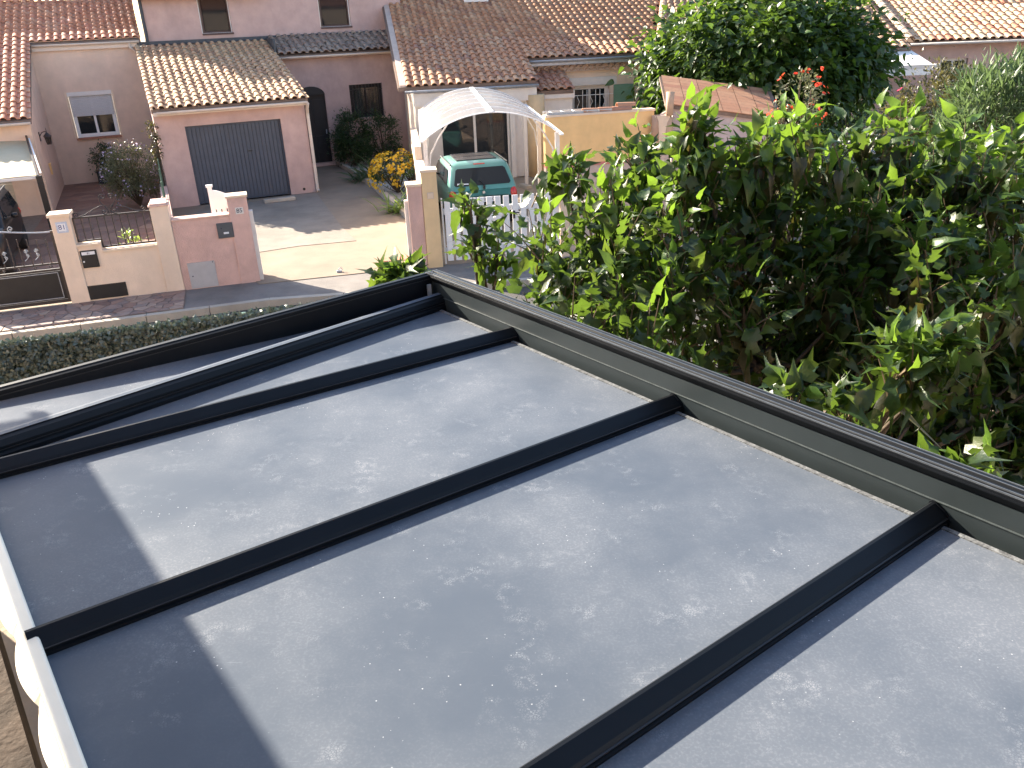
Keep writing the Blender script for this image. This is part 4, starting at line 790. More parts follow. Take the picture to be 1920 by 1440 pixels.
# ---- hatchback builder
def rrect(w, l, r, n=5):
    P = []
    for (cx, cy, a) in ((w-r, l-r, 0), (-w+r, l-r, 90), (-w+r, -l+r, 180), (w-r, -l+r, 270)):
        for i in range(n): t = R_(a+90*i/(n-1)); P.append((cx+r*math.cos(t), cy+r*math.sin(t)))
    return P
def car(label, paint, loc, az, plate=None):
    t = thing('parked_car', label, 'car', loc, az)
    # profile of the lower body along the length (rear at y=0, nose at y=3.45), ring sections across
    st = [(.0, .70, .34, .74), (.05, .77, .28, .90), (.25, .80, .24, .93), (.9, .815, .22, .93), (1.8, .815, .22, .93), (2.55, .81, .23, .94), (3.0, .79, .24, .86), (3.32, .72, .26, .74), (3.45, .58, .34, .60)]
    V = []; n = 0
    for (y, w_, zb, zt) in st:
        ring = [(-w_*.82, zb), (-w_*.97, zb+.10), (-w_, zb+.30 if zt > .7 else (zb+zt)/2), (-w_*.985, zt-.12), (-w_*.93, zt-.02), (-w_*.7, zt), (0, zt+.015), (w_*.7, zt), (w_*.93, zt-.02), (w_*.985, zt-.12), (w_, zb+.30 if zt > .7 else (zb+zt)/2), (w_*.97, zb+.10), (w_*.82, zb)]
        n = len(ring); V += [(x, y, z) for x, z in ring]
    Fs = [(i*n+k, i*n+(k+1) % n, (i+1)*n+(k+1) % n, (i+1)*n+k) for i in range(len(st)-1) for k in range(n)]+[tuple(range(n)), tuple(range((len(st)-1)*n, len(st)*n))[::-1]]
    body = MB().add(V, Fs).build('body', paint, t, smooth=True)
    # cabin: rings up from the belt line; (half width, rear y, front y, z)
    rings = [(.785, .03, 2.72, .88), (.775, .06, 2.62, .95), (.70, .30, 2.12, 1.28), (.655, .40, 1.90, 1.38), (.58, .52, 1.74, 1.425), (.40, .70, 1.55, 1.44)]
    V = []; n = 20
    for (w_, y0, y1, z) in rings: V += [(x, (y0+y1)/2+y, z) for x, y in rrect(w_, (y1-y0)/2, .13)]
    Fs = [(i*n+k, i*n+(k+1) % n, (i+1)*n+(k+1) % n, (i+1)*n+k) for i in range(len(rings)-1) for k in range(n)]+[tuple(range((len(rings)-1)*n, len(rings)*n))]
    MB().add(V, Fs).build('cabin', paint, t, smooth=True)
    # rear window on the sloped rear face between z=.97 and 1.33
    def rear(x, z, o=.012): f_ = (z-.95)/(1.28-.95); y = .06+(.30-.06)*f_; nrm = np.array([0, -.81, .59]); return np.array([x, y, z])+nrm*o
    rp = [(-.61, .975), (.61, .975), (.645, 1.01), (.565, 1.285), (.52, 1.318), (-.52, 1.318), (-.565, 1.285), (-.645, 1.01)]
    MB().add([rear(x, z, .016) for x, z in rp]+[rear(x, z, -.01) for x, z in rp], [tuple(range(8))]+[(i, 8+i, 8+(i+1) % 8, (i+1) % 8) for i in range(8)]).build('rear_window', m_carglass if plate else m_carglass, t)
    for sg in (-1, 1):
        sd = lambda y, z, o=.014: np.array([sg*(.775-(z-.95)/(1.28-.95)*(.775-.70)+o*.97), y, z+o*.22])
        for (pts, nm) in (([(.36, .99), (.92, .985), (.92, 1.29), (.47, 1.29)], 'side_window'), ([(.98, .985), (2.28, .985), (1.98, 1.29), (.98, 1.29)], 'side_window')):
            P = [sd(y, z) for y, z in pts]; Q = [sd(y, z, -.01) for y, z in pts]; MB().add(P+Q, [(0, 1, 2, 3) if sg > 0 else (3, 2, 1, 0)]+[(i, (i+1) % 4, 4+(i+1) % 4, 4+i) for i in range(4)]).build(nm, m_carglass, t)
        mr = MB().lathe([(.0, -.05), (.06, -.04), (.075, 0), (.06, .045), (0, .055)], (sg*.94, 2.05, 1.02), 10).build('mirror', paint if sg < 0 else m_carblack, t, smooth=True); MB().bar((sg*.77, 2.07, .97), (sg*.9, 2.05, 1.0), .04).build('arm', m_carblack, mr)
        tlm = MB().lathe([(0, -.15), (.05, -.13), (.085, -.07), (.1, 0), (.085, .07), (.05, .13), (0, .15)], (0, 0, 0), 14).build('tail_light', m_redlens, t, smooth=True); tlm.location = (sg*.69, .065, .76); tlm.scale = (.95, .85, 1); tlm.rotation_euler = (R_(-8), 0, 0)
        MB().tube([(sg*.655, .42, 1.405), (sg*.665, 1.85, 1.405)], .016, 6).build('roof_gutter', m_carblack, t)
        for y in (.55, 2.9):
            wl_ = MB().lathe([(.16, -.085), (.275, -.085), (.29, -.05), (.29, .05), (.275, .085), (.16, .085)], (0, 0, 0), 18).build('wheel', m_tyre, t); wl_.rotation_euler = (0, R_(90), 0); wl_.location = (sg*.72, y, .29)
            MB().lathe([(.0, .06), (.17, .07), (.175, -.07), (0, -.07)], (0, 0, 0), 14).build('rim', m_rim, wl_)
    MB().box(-.76, .76, -.06, .12, .30, .47).build('rear_bumper', m_carblack, t, bevel=.03)
    def ws(x, z): f_ = (z-.95)/(1.28-.95); return (x, 2.62-(2.62-2.12)*f_+.014, z+.01)
    MB().add([ws(-.66, .98), ws(.66, .98), ws(.56, 1.3), ws(-.56, 1.3)], [(1, 0, 3, 2)]).build('windscreen', m_carglass, t)
    MB().box(-.42, .42, .74, 1.18, 1.438, 1.452).build('sunroof', m_carbrown, t); MB().box(-.43, .43, 1.21, 1.66, 1.432, 1.448).build('sunroof', m_carbrown, t)
    MB().box(-.46, .46, .70, .735, 1.43, 1.456).box(-.46, .46, 1.18, 1.21, 1.434, 1.456).box(-.46, .46, 1.66, 1.70, 1.41, 1.45).box(-.465, -.42, .735, 1.66, 1.425, 1.45).box(.42, .465, .735, 1.66, 1.425, 1.45).build('sunroof_seal', m_carblack, t)
    MB().box(-.13, .13, .405, .44, 1.375, 1.405).build('brake_light', m_redlens, t)
    MB().bar(rear(.02, .97, .03), rear(-.06, 1.06, .03), .022).bar((.02, .02, .9), (.02, .02, .98), .05).build('wiper', m_carblack, t)
    em = MB().tube([(.0, -.012, .83), (.0, .01, .83)], .032, 12).build('emblem', m_rim, t)
    if plate:
        pl = MB().box(-.255, .255, -.028, -.008, .62, .73).build('number_plate', m_label, t); text(plate, .095, 'characters', m_ink, pl, Matrix.Translation((0, -.0295, .675)) @ FACE)
        MB().box(-.55, -.42, .0, .02, .0, .0).build('x', m_label, t) if 0 else None
        MB().add([rear(-.58, 1.0, .02), rear(-.47, 1.0, .02), rear(-.47, 1.03, .02), rear(-.57, 1.03, .02)], [(0, 1, 2, 3)]).build('sticker', m_label, t); MB().add([rear(-.42, 1.0, .02), rear(-.32, 1.0, .02), rear(-.32, 1.02, .02), rear(-.42, 1.02, .02)], [(0, 1, 2, 3)]).build('sticker', m_label, t)
    return t
cp_ = (G(838, 380, .7)+G(975, 362, .7))/2
car('teal hatchback with dark sunroof parked under the arched carport', m_teal, (cp_[0], cp_[1], -.004), 12, 'CK 405 EZ')
car('charcoal hatchback parked behind the black iron gate', m_charcoal, tuple(np.append(W.wld((-2.5, 5.6, 0))[:2], -.004)), 202)
tb = thing('paving_slab_offcut', 'loose grey concrete kerb piece lying beside the carport post', 'kerb piece', tuple(G(985, 352, .0)), 30); MB().box(-.08, .08, -.22, .22, -.005, .09).build('block', m_kerb, tb, bevel=.01); MB().box(-.05, .05, -.1, .1, .09, .096).build('recess_lip', m_kerb, tb)

# ---- ochre wall with stacked tiles and ladder
OC = F((1.23, 20.09), 11); oc = fthing(OC, 'ochre_wall', 'ochre rendered garden wall with red band right of the carport', 'wall')
MB().box(-.2, 2.5, 0, .22, 1.1, 2.2).build('wall', m_ochre, oc); MB().box(-.2, 2.52, -.03, .25, 2.2, 2.245).build('coping', m_coping, oc); MB().box(-.2, 2.5, -.012, .2, 1.03, 1.1).build('band', m_pinkband, oc); MB().box(-.2, 2.5, .01, .22, -.02, 1.03).build('base', m_taupe, oc)
MB().tube([(2.62, -.08, 0), (2.62, -.08, 1.95), (2.68, -.02, 2.08), (2.85, .1, 2.12)], .05, 8).build('downpipe', m_trim, oc)
ld = fthing(OC, 'ladder', 'aluminium ladder lying along the top of the ochre wall', 'ladder')
MB().bar((-.15, .06, 2.275), (1.45, .06, 2.275), .03, .06).build('stile', m_wire, ld); MB().bar((-.15, .4, 2.275), (1.45, .4, 2.275), .03, .06).build('stile', m_wire, ld)
for x in np.arange(.0, 1.4, .28): MB().tube([(x, .02, 2.285), (x, .44, 2.285)], .018, 6).build('rung', m_wire, ld)
for i, x in enumerate((.75, 1.15, 1.5, 1.62)):
    tt = obj('loose_roof_tile', tmesh('loose_tile', ridge_tmpl(.42, .09), m_tile_red)); tt.rotation_euler = (0, 0, R_(11-90)); tt.location = tuple(OC.wld((x, .13 if i < 3 else .2, 2.25+(.075 if i == 3 else 0))))
    tt['label'] = 'half round terracotta tile laid on the ochre wall coping'; tt['category'] = 'roof tile'; tt['group'] = 'loose tiles on the ochre wall'
# ---- little mauve shed wall with lean-to roof and tile coped gate pillar
SH = F(OC.wld((2.55, -.2, 0))[:2], -4); shd = fthing(SH, 'shed', 'mauve grey rendered shed with sloping orange tile roof', 'shed')
MB().prism([(.35, .2, 0), (2.9, .2, 0), (2.9, .2, 1.92), (.35, .2, 2.32)], (0, .2, 0)).build('wall', m_mauve, shd)
MB().prism([(.15, .12, 2.34), (2.95, .12, 1.90), (2.95, 1.6, 2.42), (.15, 1.6, 2.86)], (0, 0, -.08)).build('roof', m_deck, shd)
th_ = math.atan2(-.64, 4.05); up2 = .35; q = []
for i in range(6):
    for j in range(10):
        x = .2+i*.44; y = .1+j*.15; z = 2.36-(x-.15)*.158+(y-.12)*.351; ob = MB().add([(0, 0, .0), (.445, 0, -.075), (.445, .165, -.02), (0, .165, .055), (0, -.002, .018), (.43, -.002, -.052), (.43, .16, .003), (0, .16, .073)], [(4, 5, 6, 7), (0, 1, 5, 4), (1, 2, 6, 5)]).build('roof_tile', m_tile_red, shd); ob.location = (x, y, z)
pl_ = fthing(SH, 'coped_pillar', 'cream pillar capped with upright half round tiles beside the shed', 'pillar')
MB().box(-.2, .28, -.12, .18, -.02, 1.28).build('base', m_taupe, pl_); MB().box(-.1, .25, -.05, .18, 1.28, 2.1).build('shaft', m_coping, pl_)
for (x, z0, z1) in ((-.08, 1.5, 2.1), (.24, 1.45, 2.05), (.24, 2.1, 2.62)):
    MB().tube([(x, -.03, z0), (x, .0, (z0+z1)/2), (x+.01, .05, z1)], [.085, .095, .10], 10).build('tile', m_tile_pale, pl_, smooth=True)
# ---- right hand houses
h89 = fthing(E_, 'pink_house', 'pink house with mottled cream and red tile roof at the street bend', 'house'); SE = .30
def re2(y): return 3.08+SE*y
MB().wall(0, 12, 0, 3.05, .35, [(1.25, 2.15, 1.35, 2.45), (4.0, 5.2, 1.2, 2.45)], .25).build('front_wall', m_pink, h89)
window(h89, 1.25, 2.15, 1.35, 2.45, .47, m_offwhite, 2, m_offwhite, fw=.05, cross=2); window(h89, 4.0, 5.2, 1.2, 2.45, .44, m_offwhite, 2, m_offwhite, fw=.06, cross=1)
MB().prism([(3.8, .35, 2.95), (5.5, .35, 2.95), (5.4, -.35, 2.72), (3.9, -.35, 2.72)], (0, 0, .03)).build('window_hood', m_ochre, h89)
r9 = MB().prism([(-.1, -.05, re2(-.05)-.03), (-.1, 9, re2(9)-.03), (-.1, 9, re2(9)-.15), (-.1, -.05, re2(-.05)-.13)], (12, 0, 0)).build('roof', m_deck, h89)
roof_tiles(h89, r9, E_, [(.12, 8.2, -.12, 5.2, re2(-.12))], SE, m_tile_mix, tw=.27, tl=.42, nmax=250)
ridge_row(r9, (.0, -.15, re2(-.15)+.05), (.0, 8, re2(8)+.05), m_tile_old, .42, .13)
gutter(h89, .0, 12, -.2, 3.0, m_offwhite, .075)
h91 = fthing(E_, 'pale_roofed_house', 'cream house with pale tile roof and white awning behind the large tree', 'house')
MB().wall(-10, -.02, 0, 2.95, .0, [], .25).build('front_wall', m_pink, h91)
r91 = MB().prism([(-10.2, -.4, re2(-.4)-.08), (-10.2, 9, re2(9)-.08), (-10.2, 9, re2(9)-.2), (-10.2, -.4, re2(-.4)-.18)], (10.15, 0, 0)).build('roof', m_deck, h91)
roof_tiles(h91, r91, E_, [(-10.2, -.12, -.45, 6.5, re2(-.45)-.04)], SE, m_tile_pale, tw=.255, tl=.42, nmax=220)
genoise(r91, -4, -.1, -.2, 2.72, m_tile_pale, 1, .24)
wa = fthing(E_, 'white_awning', 'white retractable awning stretched out under the pale tile roof', 'awning')
aa = [E_.py(1618, 92, -.1), E_.py(1702, 90, -.1)]; ab = [E_.py(1750, 121, -1.7), E_.py(1610, 127, -1.7)]
MB().add([(-5.5, -.1, aa[1][2]), (aa[1][0], -.1, aa[1][2]), (ab[0][0], -1.7, ab[0][2]), (-5.3, -1.7, ab[0][2])]+[(-5.5, -.1, aa[1][2]-.015), (aa[1][0], -.1, aa[1][2]-.015), (ab[0][0], -1.7, ab[0][2]-.015), (-5.3, -1.7, ab[0][2]-.015)], [(3, 2, 1, 0), (4, 5, 6, 7), (0, 1, 5, 4), (1, 2, 6, 5), (2, 3, 7, 6), (3, 0, 4, 7)]).build('canvas', m_canvas_w, wa)
MB().bar((-5.3, -1.74, ab[0][2]-.05), (ab[0][0]+.02, -1.74, ab[0][2]-.05), .06, .12).build('front_bar', m_offwhite, wa); MB().box(-5.3, ab[0][0], -1.76, -1.745, ab[0][2]-.3, ab[0][2]-.11).build('valance', m_white, wa); MB().box(ab[0][0]+.02, ab[0][0]+.18, -1.8, -1.66, ab[0][2]-.14, ab[0][2]+.02).build('end_cap', m_offwhite, wa)
MB().box(-5.6, aa[1][0], -.1, .0, aa[1][2]-.02, aa[1][2]+.1).build('cassette', m_lead, wa)

# ================================================================== PERGOLA (frame PG: x towards the gutter, y away along it)
pg = thing('pergola', 'anthracite aluminium pergola with grey roof panels, rafters and gutter fascia', 'pergola', (PG.O[0], PG.O[1], 2.75), PG.az)
SR = math.tan(R_(2.6))
def zr(x): return -SR*x
ends = [PG.pz(x, y, 2.75)[1] for x, y in ((822, 572), (957, 636), (1265, 772), (1750, 978))]      # rafter places along the gutter
pitch_ = (ends[1]-ends[3])/2
yr = [ends[1], ends[1]-pitch_, ends[3], ends[3]-pitch_, ends[3]-2*pitch_, ends[3]-3*pitch_]
xl = PG.pz(60, 1180, 2.88)[0]-.02                                                             # house side
cor = PG.pz(785, 515, 2.95); fr_l = PG.pz(0, 724, 2.95)                                        # front fascia top: corner and a point at left
fs = (cor[1]-fr_l[1])/(cor[0]-fr_l[0])
fy = lambda x: cor[1]+fs*(x-cor[0])
r1a, r1b = PG.pz(822, 574, 2.75), PG.pz(0, 845, 2.88); r1s = (r1a[1]-r1b[1])/(r1a[0]-r1b[0]); r1y = lambda x: r1a[1]+r1s*(x-r1a[0])
gxr = cor[0]-.10                                                                             # roof edge ends at x=0
def panel(y0a, y0b, y1a, y1b, name='roof_panel'):
    P = [(xl, y0a, zr(xl)), (0, y0b, 0), (0, y1b, 0), (xl, y1a, zr(xl))]; MB().prism([np.array(p)-(0, 0, .03) for p in P], (0, 0, .03)).build(name, m_panel, pg)
hw = .034
for i in range(1, len(yr)): panel(yr[i]+hw, yr[i]+hw, yr[i-1]-hw, yr[i-1]-hw)
panel(yr[0]+hw, yr[0]+hw, r1y(xl)-hw, r1y(0)-hw); MB().prism([(xl, r1y(xl)+hw, zr(xl)+.005), (0, r1y(0)+hw, -.03), (0, fy(0)-.05, -.03), (xl, fy(xl)-.05, zr(xl)+.005)], (0, 0, .03)).build('front_panel', m_panel, pg)
prof = [(-.042, -.02), (-.042, .010), (-.034, .013), (-.034, .026), (-.026, .036), (.0, .053), (.016, .063), (.026, .064), (.034, .056), (.036, .030), (.042, .012), (.042, -.02)]
prof_round = [(-.042, -.02), (-.042, .012), (-.036, .018), (-.036, .032), (-.026, .047), (-.006, .054), (.014, .052), (.03, .042), (.036, .026), (.036, .016), (.042, .012), (.042, -.02)]
def rafter(ya, yb, x1=.035, k=1., dz=0, prof=prof):
    q = MB(); n = len(prof); V = []
    for (x, yy) in ((xl, ya), (x1, yb)):
        for (a, b) in prof: V.append((x, yy+a*k, zr(x)+b*k+dz))
    q.add(V, [tuple(range(n)), tuple(range(n, 2*n))[::-1]]+[(i, n+i, n+(i+1) % n, (i+1) % n) for i in range(n)]); r = q.build('rafter', m_anthra, pg)
    for off in (-.0365,):
        MB().bar((xl, ya+off*k-.001, zr(xl)+.024*k), (x1, yb+off*k-.001, zr(x1)+.024*k), .006, .003).build('groove', m_blackmetal, r)
    e = MB(); e.prism([(x1, yb+a*k*1.1, zr(x1)+b*k*1.1+dz) for a, b in prof], (.012, 0, 0)); e.build('end_cap', m_anthra, r)
    return r
for y in yr: rafter(y, y)
r1o = rafter(r1y(xl), r1y(0), .05, 1.65, 0, prof_round)
topq = MB(); tp = [(-.012, .0535), (.003, .0545), (.016, .0525), (.031, .0425), (.0365, .030)]
for i in range(4): (a0_, b0_), (a1_, b1_) = tp[i], tp[i+1]; topq.quad((xl, r1y(xl)+a0_*1.65, zr(xl)+b0_*1.65+.002), (.05, r1y(0)+a0_*1.65, zr(.05)+b0_*1.65+.002), (.05, r1y(0)+a1_*1.65, zr(.05)+b1_*1.65+.002), (xl, r1y(xl)+a1_*1.65, zr(xl)+b1_*1.65+.002))
topq.build('top_sheen_strip', m_panel, r1o, smooth=True)  # panel grey paints in the sheen of the rafter's sunlit top
# gutter side fascia: inner face in two heights, overhanging lip, grooved cap
ye = yr[-1]-.5; yc = cor[1]
def strip(name, pts, mat): 
    n = len(pts); q = MB(); q.add([(x, ye, z) for x, z in pts]+[(x, yc+fs*(x-cor[0]), z) for x, z in pts], [tuple(range(n)), tuple(range(n, 2*n))[::-1]]+[(i, (i+1) % n, n+(i+1) % n, n+i) for i in range(n)]); return q.build(name, mat, pg)
gfx = .045
strip('gutter_lower_face', [(gfx, -.05), (gfx+.02, -.05), (gfx+.02, .066), (gfx, .066)], m_anthra2)
strip('gutter_seam', [(gfx-.004, .066), (gfx+.02, .066), (gfx+.02, .069), (gfx-.004, .069)], m_seam)
strip('gutter_upper_face', [(gfx+.004, .069), (gfx+.024, .069), (gfx+.024, .15), (gfx+.004, .15)], m_anthra2)
strip('gutter_lip', [(gfx+.010, .146), (gfx+.03, .146), (gfx+.03, .19), (gfx-.016, .19), (gfx-.016, .184)], m_anthra)
strip('fascia_cap', [(gfx-.012, .19), (gfx-.012, .198), (gfx-.004, .201), (gfx+.004, .193), (gfx+.012, .193), (gfx+.018, .203), (gfx+.03, .203), (gfx+.034, .195), (gfx+.044, .195), (gfx+.048, .204), (gfx+.072, .204), (gfx+.08, .195), (gfx+.08, .19)], m_anthra)
for o_ in (-.009, .015, .052, .076): strip('cap_ridge_glint', [(gfx+o_-.0018, .2), (gfx+o_+.0018, .2), (gfx+o_+.0018, .2062), (gfx+o_-.0018, .2062)], m_ridge_glint)
strip('fascia_outer_face', [(gfx+.06, -.12), (gfx+.078, -.12), (gfx+.078, .19), (gfx+.06, .19)], m_anthra)
strip('gutter_floor', [(-.02, -.06), (gfx+.06, -.06), (gfx+.06, -.05), (-.02, -.05)], m_anthra)
MB().bar((-.004, ye, .002), (-.004, yc-.1, .002), .02, .008).build('sealant_line', m_sealant, pg)
# front fascia
xf = xl-.3
def fstrip(name, pts, mat):      # pts: (offset from the line towards -y, z)
    n = len(pts); q = MB(); q.add([(xf, fy(xf)+o, z) for o, z in pts]+[(gfx+.08, fy(gfx+.08)+o, z) for o, z in pts], [tuple(range(n))[::-1], tuple(range(n, 2*n))]+[(i, n+i, n+(i+1) % n, (i+1) % n) for i in range(n)]); return q.build(name, mat, pg)
fstrip('front_fascia', [(-.05, -.06), (-.05, .185), (0.0, .185), (0.0, -.12), (-.03, -.12)], m_anthra)
fstrip('front_fascia_cap', [(-.055, .185), (-.055, .196), (-.045, .2), (-.036, .194), (-.026, .194), (-.02, .202), (.008, .202), (.012, .195), (.012, .185)], m_anthra)
fstrip('front_fascia_groove', [(-.0525, .168), (-.0525, .173), (-.05, .173), (-.05, .168)], m_blackmetal)
cnr = MB().box(gfx-.06, gfx-.035, cor[1]-.1, cor[1]-.085, .0, .15).build('corner_bracket', m_wire, pg)
for (x, y) in ((gfx+.0, cor[1]-.12), (gfx, ends[3]), (gfx, ye+.2)): MB().box(x-.06, x+.06, y-.06, y+.06, -2.75, -.06).build('post', m_anthra, pg, bevel=.005)

# ---- own house: ledge with cream band and scalloped valance at the pergola's house side, added shade slab
OW = F(PG.wld((xl, 0, 0))[:2], PG.az)
oh = thing('house_ledge', 'brown house ledge coloured dark as if shaded, with cream band and scalloped valance beside the pergola', 'house wall', (OW.O[0], OW.O[1], 2.75), OW.az)
zl = zr(xl)
MB().box(-.012, .03, -4.5, 6, zl-.06, zl+.05).build('cream_band', m_cream_band, oh, bevel=.008)
q = MB(); yy = np.linspace(-4.5, 6, 420); sca = lambda y: -.022-.026*abs(math.sin(math.pi*(y-.12)/.34))**.8
for i in range(419): a, b = yy[i], yy[i+1]; q.quad((-.008, a, zl+.046), (-.008, b, zl+.046), (sca(b), b, zl+.0), (sca(a), a, zl+.0))
q.build('scalloped_valance', m_cream_band, oh)
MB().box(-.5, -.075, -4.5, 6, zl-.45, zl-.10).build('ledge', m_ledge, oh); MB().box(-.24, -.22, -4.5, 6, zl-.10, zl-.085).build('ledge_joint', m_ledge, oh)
MB().box(-.6, -.5, -4.5, 6, -2.75, zl-.4).build('wall', m_cream, oh); MB().box(-.55, -.50, -4.5, 6, zl-.4, zl-.02).build('inner_kerb', m_cream, oh)
hs = thing('own_house', 'cream rendered house the pergola leans against', 'house', (PG.O[0], PG.O[1], 0), PG.az)
MB().box(xl-9, xl-.5, -13, .9, -.15, 6.1).build('wall', m_cream, hs); MB().prism([(xl-9.4, -13.3, 6.1), (xl-.2, -13.3, 6.1), (xl-.2, 1.2, 6.1), (xl-9.4, 1.2, 6.1)], (0, 0, .12)).prism([(xl-9.4, -13.3, 6.22), (xl-.2, -13.3, 6.22), (xl-4.8, -13.3, 7.6)], (0, 14.5, 0)).build('roof', m_tile_rose, hs)
for (x0_, x1_, y0_, y1_, lb_) in ((4, 24, -12, -3.5, 'cream house standing across the street right of the pergola'), (-34, -13, -10, -2.0, 'cream house standing across the street left of the pergola')):
    nh = thing('street_house', lb_, 'house', (x0_, y0_, 0)); a_, b_ = x1_-x0_, y1_-y0_
    MB().box(0, a_, 0, b_, -.15, 5.4).build('wall', m_cream, nh); MB().prism([(-.3, -.3, 5.4), (-.3, b_+.3, 5.4), (-.3, b_/2, 7.2)], (a_+.6, 0, 0)).build('roof', m_tile_rose, nh)
    for k_ in range(4): MB().box(a_*(k_+.4)/4, a_*(k_+.4)/4+1.1, b_, b_+.03, 3.2, 4.5).build('window', m_glassdark, nh)
# unseen slab, added to cast the shade band on the pergola's house side
zu = 2.0; tvec = (math.cos(R_(SUN_AZ-PG.az)), math.sin(R_(SUN_AZ-PG.az)))     # towards the sun in the PG frame
shift = (zu-zl)/math.tan(R_(SUN_EL))*tvec[0]
s0 = PG.pz(145, 860, 2.86)[0]; s1 = PG.pz(540, 1440, 2.82)[0]; xs_ = (s0+s1)/2-.05
ua = thing('shade_slab', 'unseen cream slab added above the pergola to cast its band of shade', 'awning', (PG.O[0], PG.O[1], 2.75), PG.az)
ym = PG.pz(45, 787, 2.9)[1]+(zu-zl)/math.tan(R_(SUN_EL))*tvec[1]
MB().box(xl+.03+shift, xs_+shift, -9, ym, zu, zu+.02).build('canvas', m_canvas, ua); MB().bar((xs_+shift, -9, zu), (xs_+shift, ym, zu), .06).build('front_bar', m_offwhite, ua); MB().bar((xl+.06+shift, -9, zu), (xl+.06+shift, ym, zu), .06).build('rear_bar', m_offwhite, ua)
# ================================================================== VEGETATION
def blade(outline, mid, fold=.22, droop=.3, wave=.04):
    """leaf along +y, folded along its midrib; outline = right side points from base to tip"""
    V = []; Fs = []; n = len(outline)
    ys = [p[1] for p in outline]
    def z(x, y): return abs(x)*fold-droop*y*y+wave*math.sin(y*14)*abs(x)*4
    for x, y in outline: V.append((x, y, z(x, y)))
    for x, y in outline: V.append((-x, y, z(x, y)))
    for x, y in outline: V.append((0, y if 0 < y < 1 else y, -droop*y*y))
    for i in range(n-1): Fs += [(2*n+i, i, i+1, 2*n+i+1), (n+i, 2*n+i, 2*n+i+1, n+i+1)]
    return V, Fs
L_MULB = blade([(.02, .0), (.22, -.02), (.34, .20), (.31, .42), (.24, .64), (.11, .86), (.0, 1.14)], 0, .24, .34, .05)
L_LOBE = blade([(.02, .0), (.24, .0), (.40, .32), (.15, .40), (.29, .68), (.09, .74), (.0, 1.14)], 0, .30, .42, .07)
L_DROOP = blade([(.02, .0), (.20, .05), (.30, .28), (.24, .52), (.14, .78), (.0, 1.15)], 0, .5, .75, .10)
L_SMALL = blade([(.02, 0), (.24, .35), (.0, 1.0)], 0, .2, .2, 0)
L_IVY = blade([(.02, 0), (.40, .15), (.36, .5), (.0, 1.0)], 0, .3, .25, 0)
L_LANCE = blade([(.01, 0), (.075, .35), (.06, .7), (.0, 1.0)], 0, .2, .15, 0)
L_STRAP = blade([(.03, 0), (.045, .4), (.035, .75), (.0, 1.0)], 0, .2, .7, 0)
PETAL = ([(0, 0, 0), (.5, 0, .1), (.35, .35, .15), (0, .5, .1), (-.35, .35, .15), (-.5, 0, .1), (-.35, -.35, .15), (0, -.5, .1), (.35, -.35, .15)], [(0, i, i % 8+1) for i in range(1, 9)])
def unit(v): return v/(np.linalg.norm(v)+1e-9)
def frame(y, up, size, roll=0.):
    y = unit(y); x = np.cross(y, up); x = unit(x) if np.linalg.norm(x) > 1e-3 else np.array([1., 0, 0]); z = np.cross(x, y)
    c, s = math.cos(roll), math.sin(roll); x2 = x*c+z*s; z2 = -x*s+z*c
    return np.stack([x2, y, z2], 1)*size
def rdir(zmin=-1.): 
    while True:
        v = rng.normal(size=3); v /= np.linalg.norm(v)
        if v[2] > zmin: return v
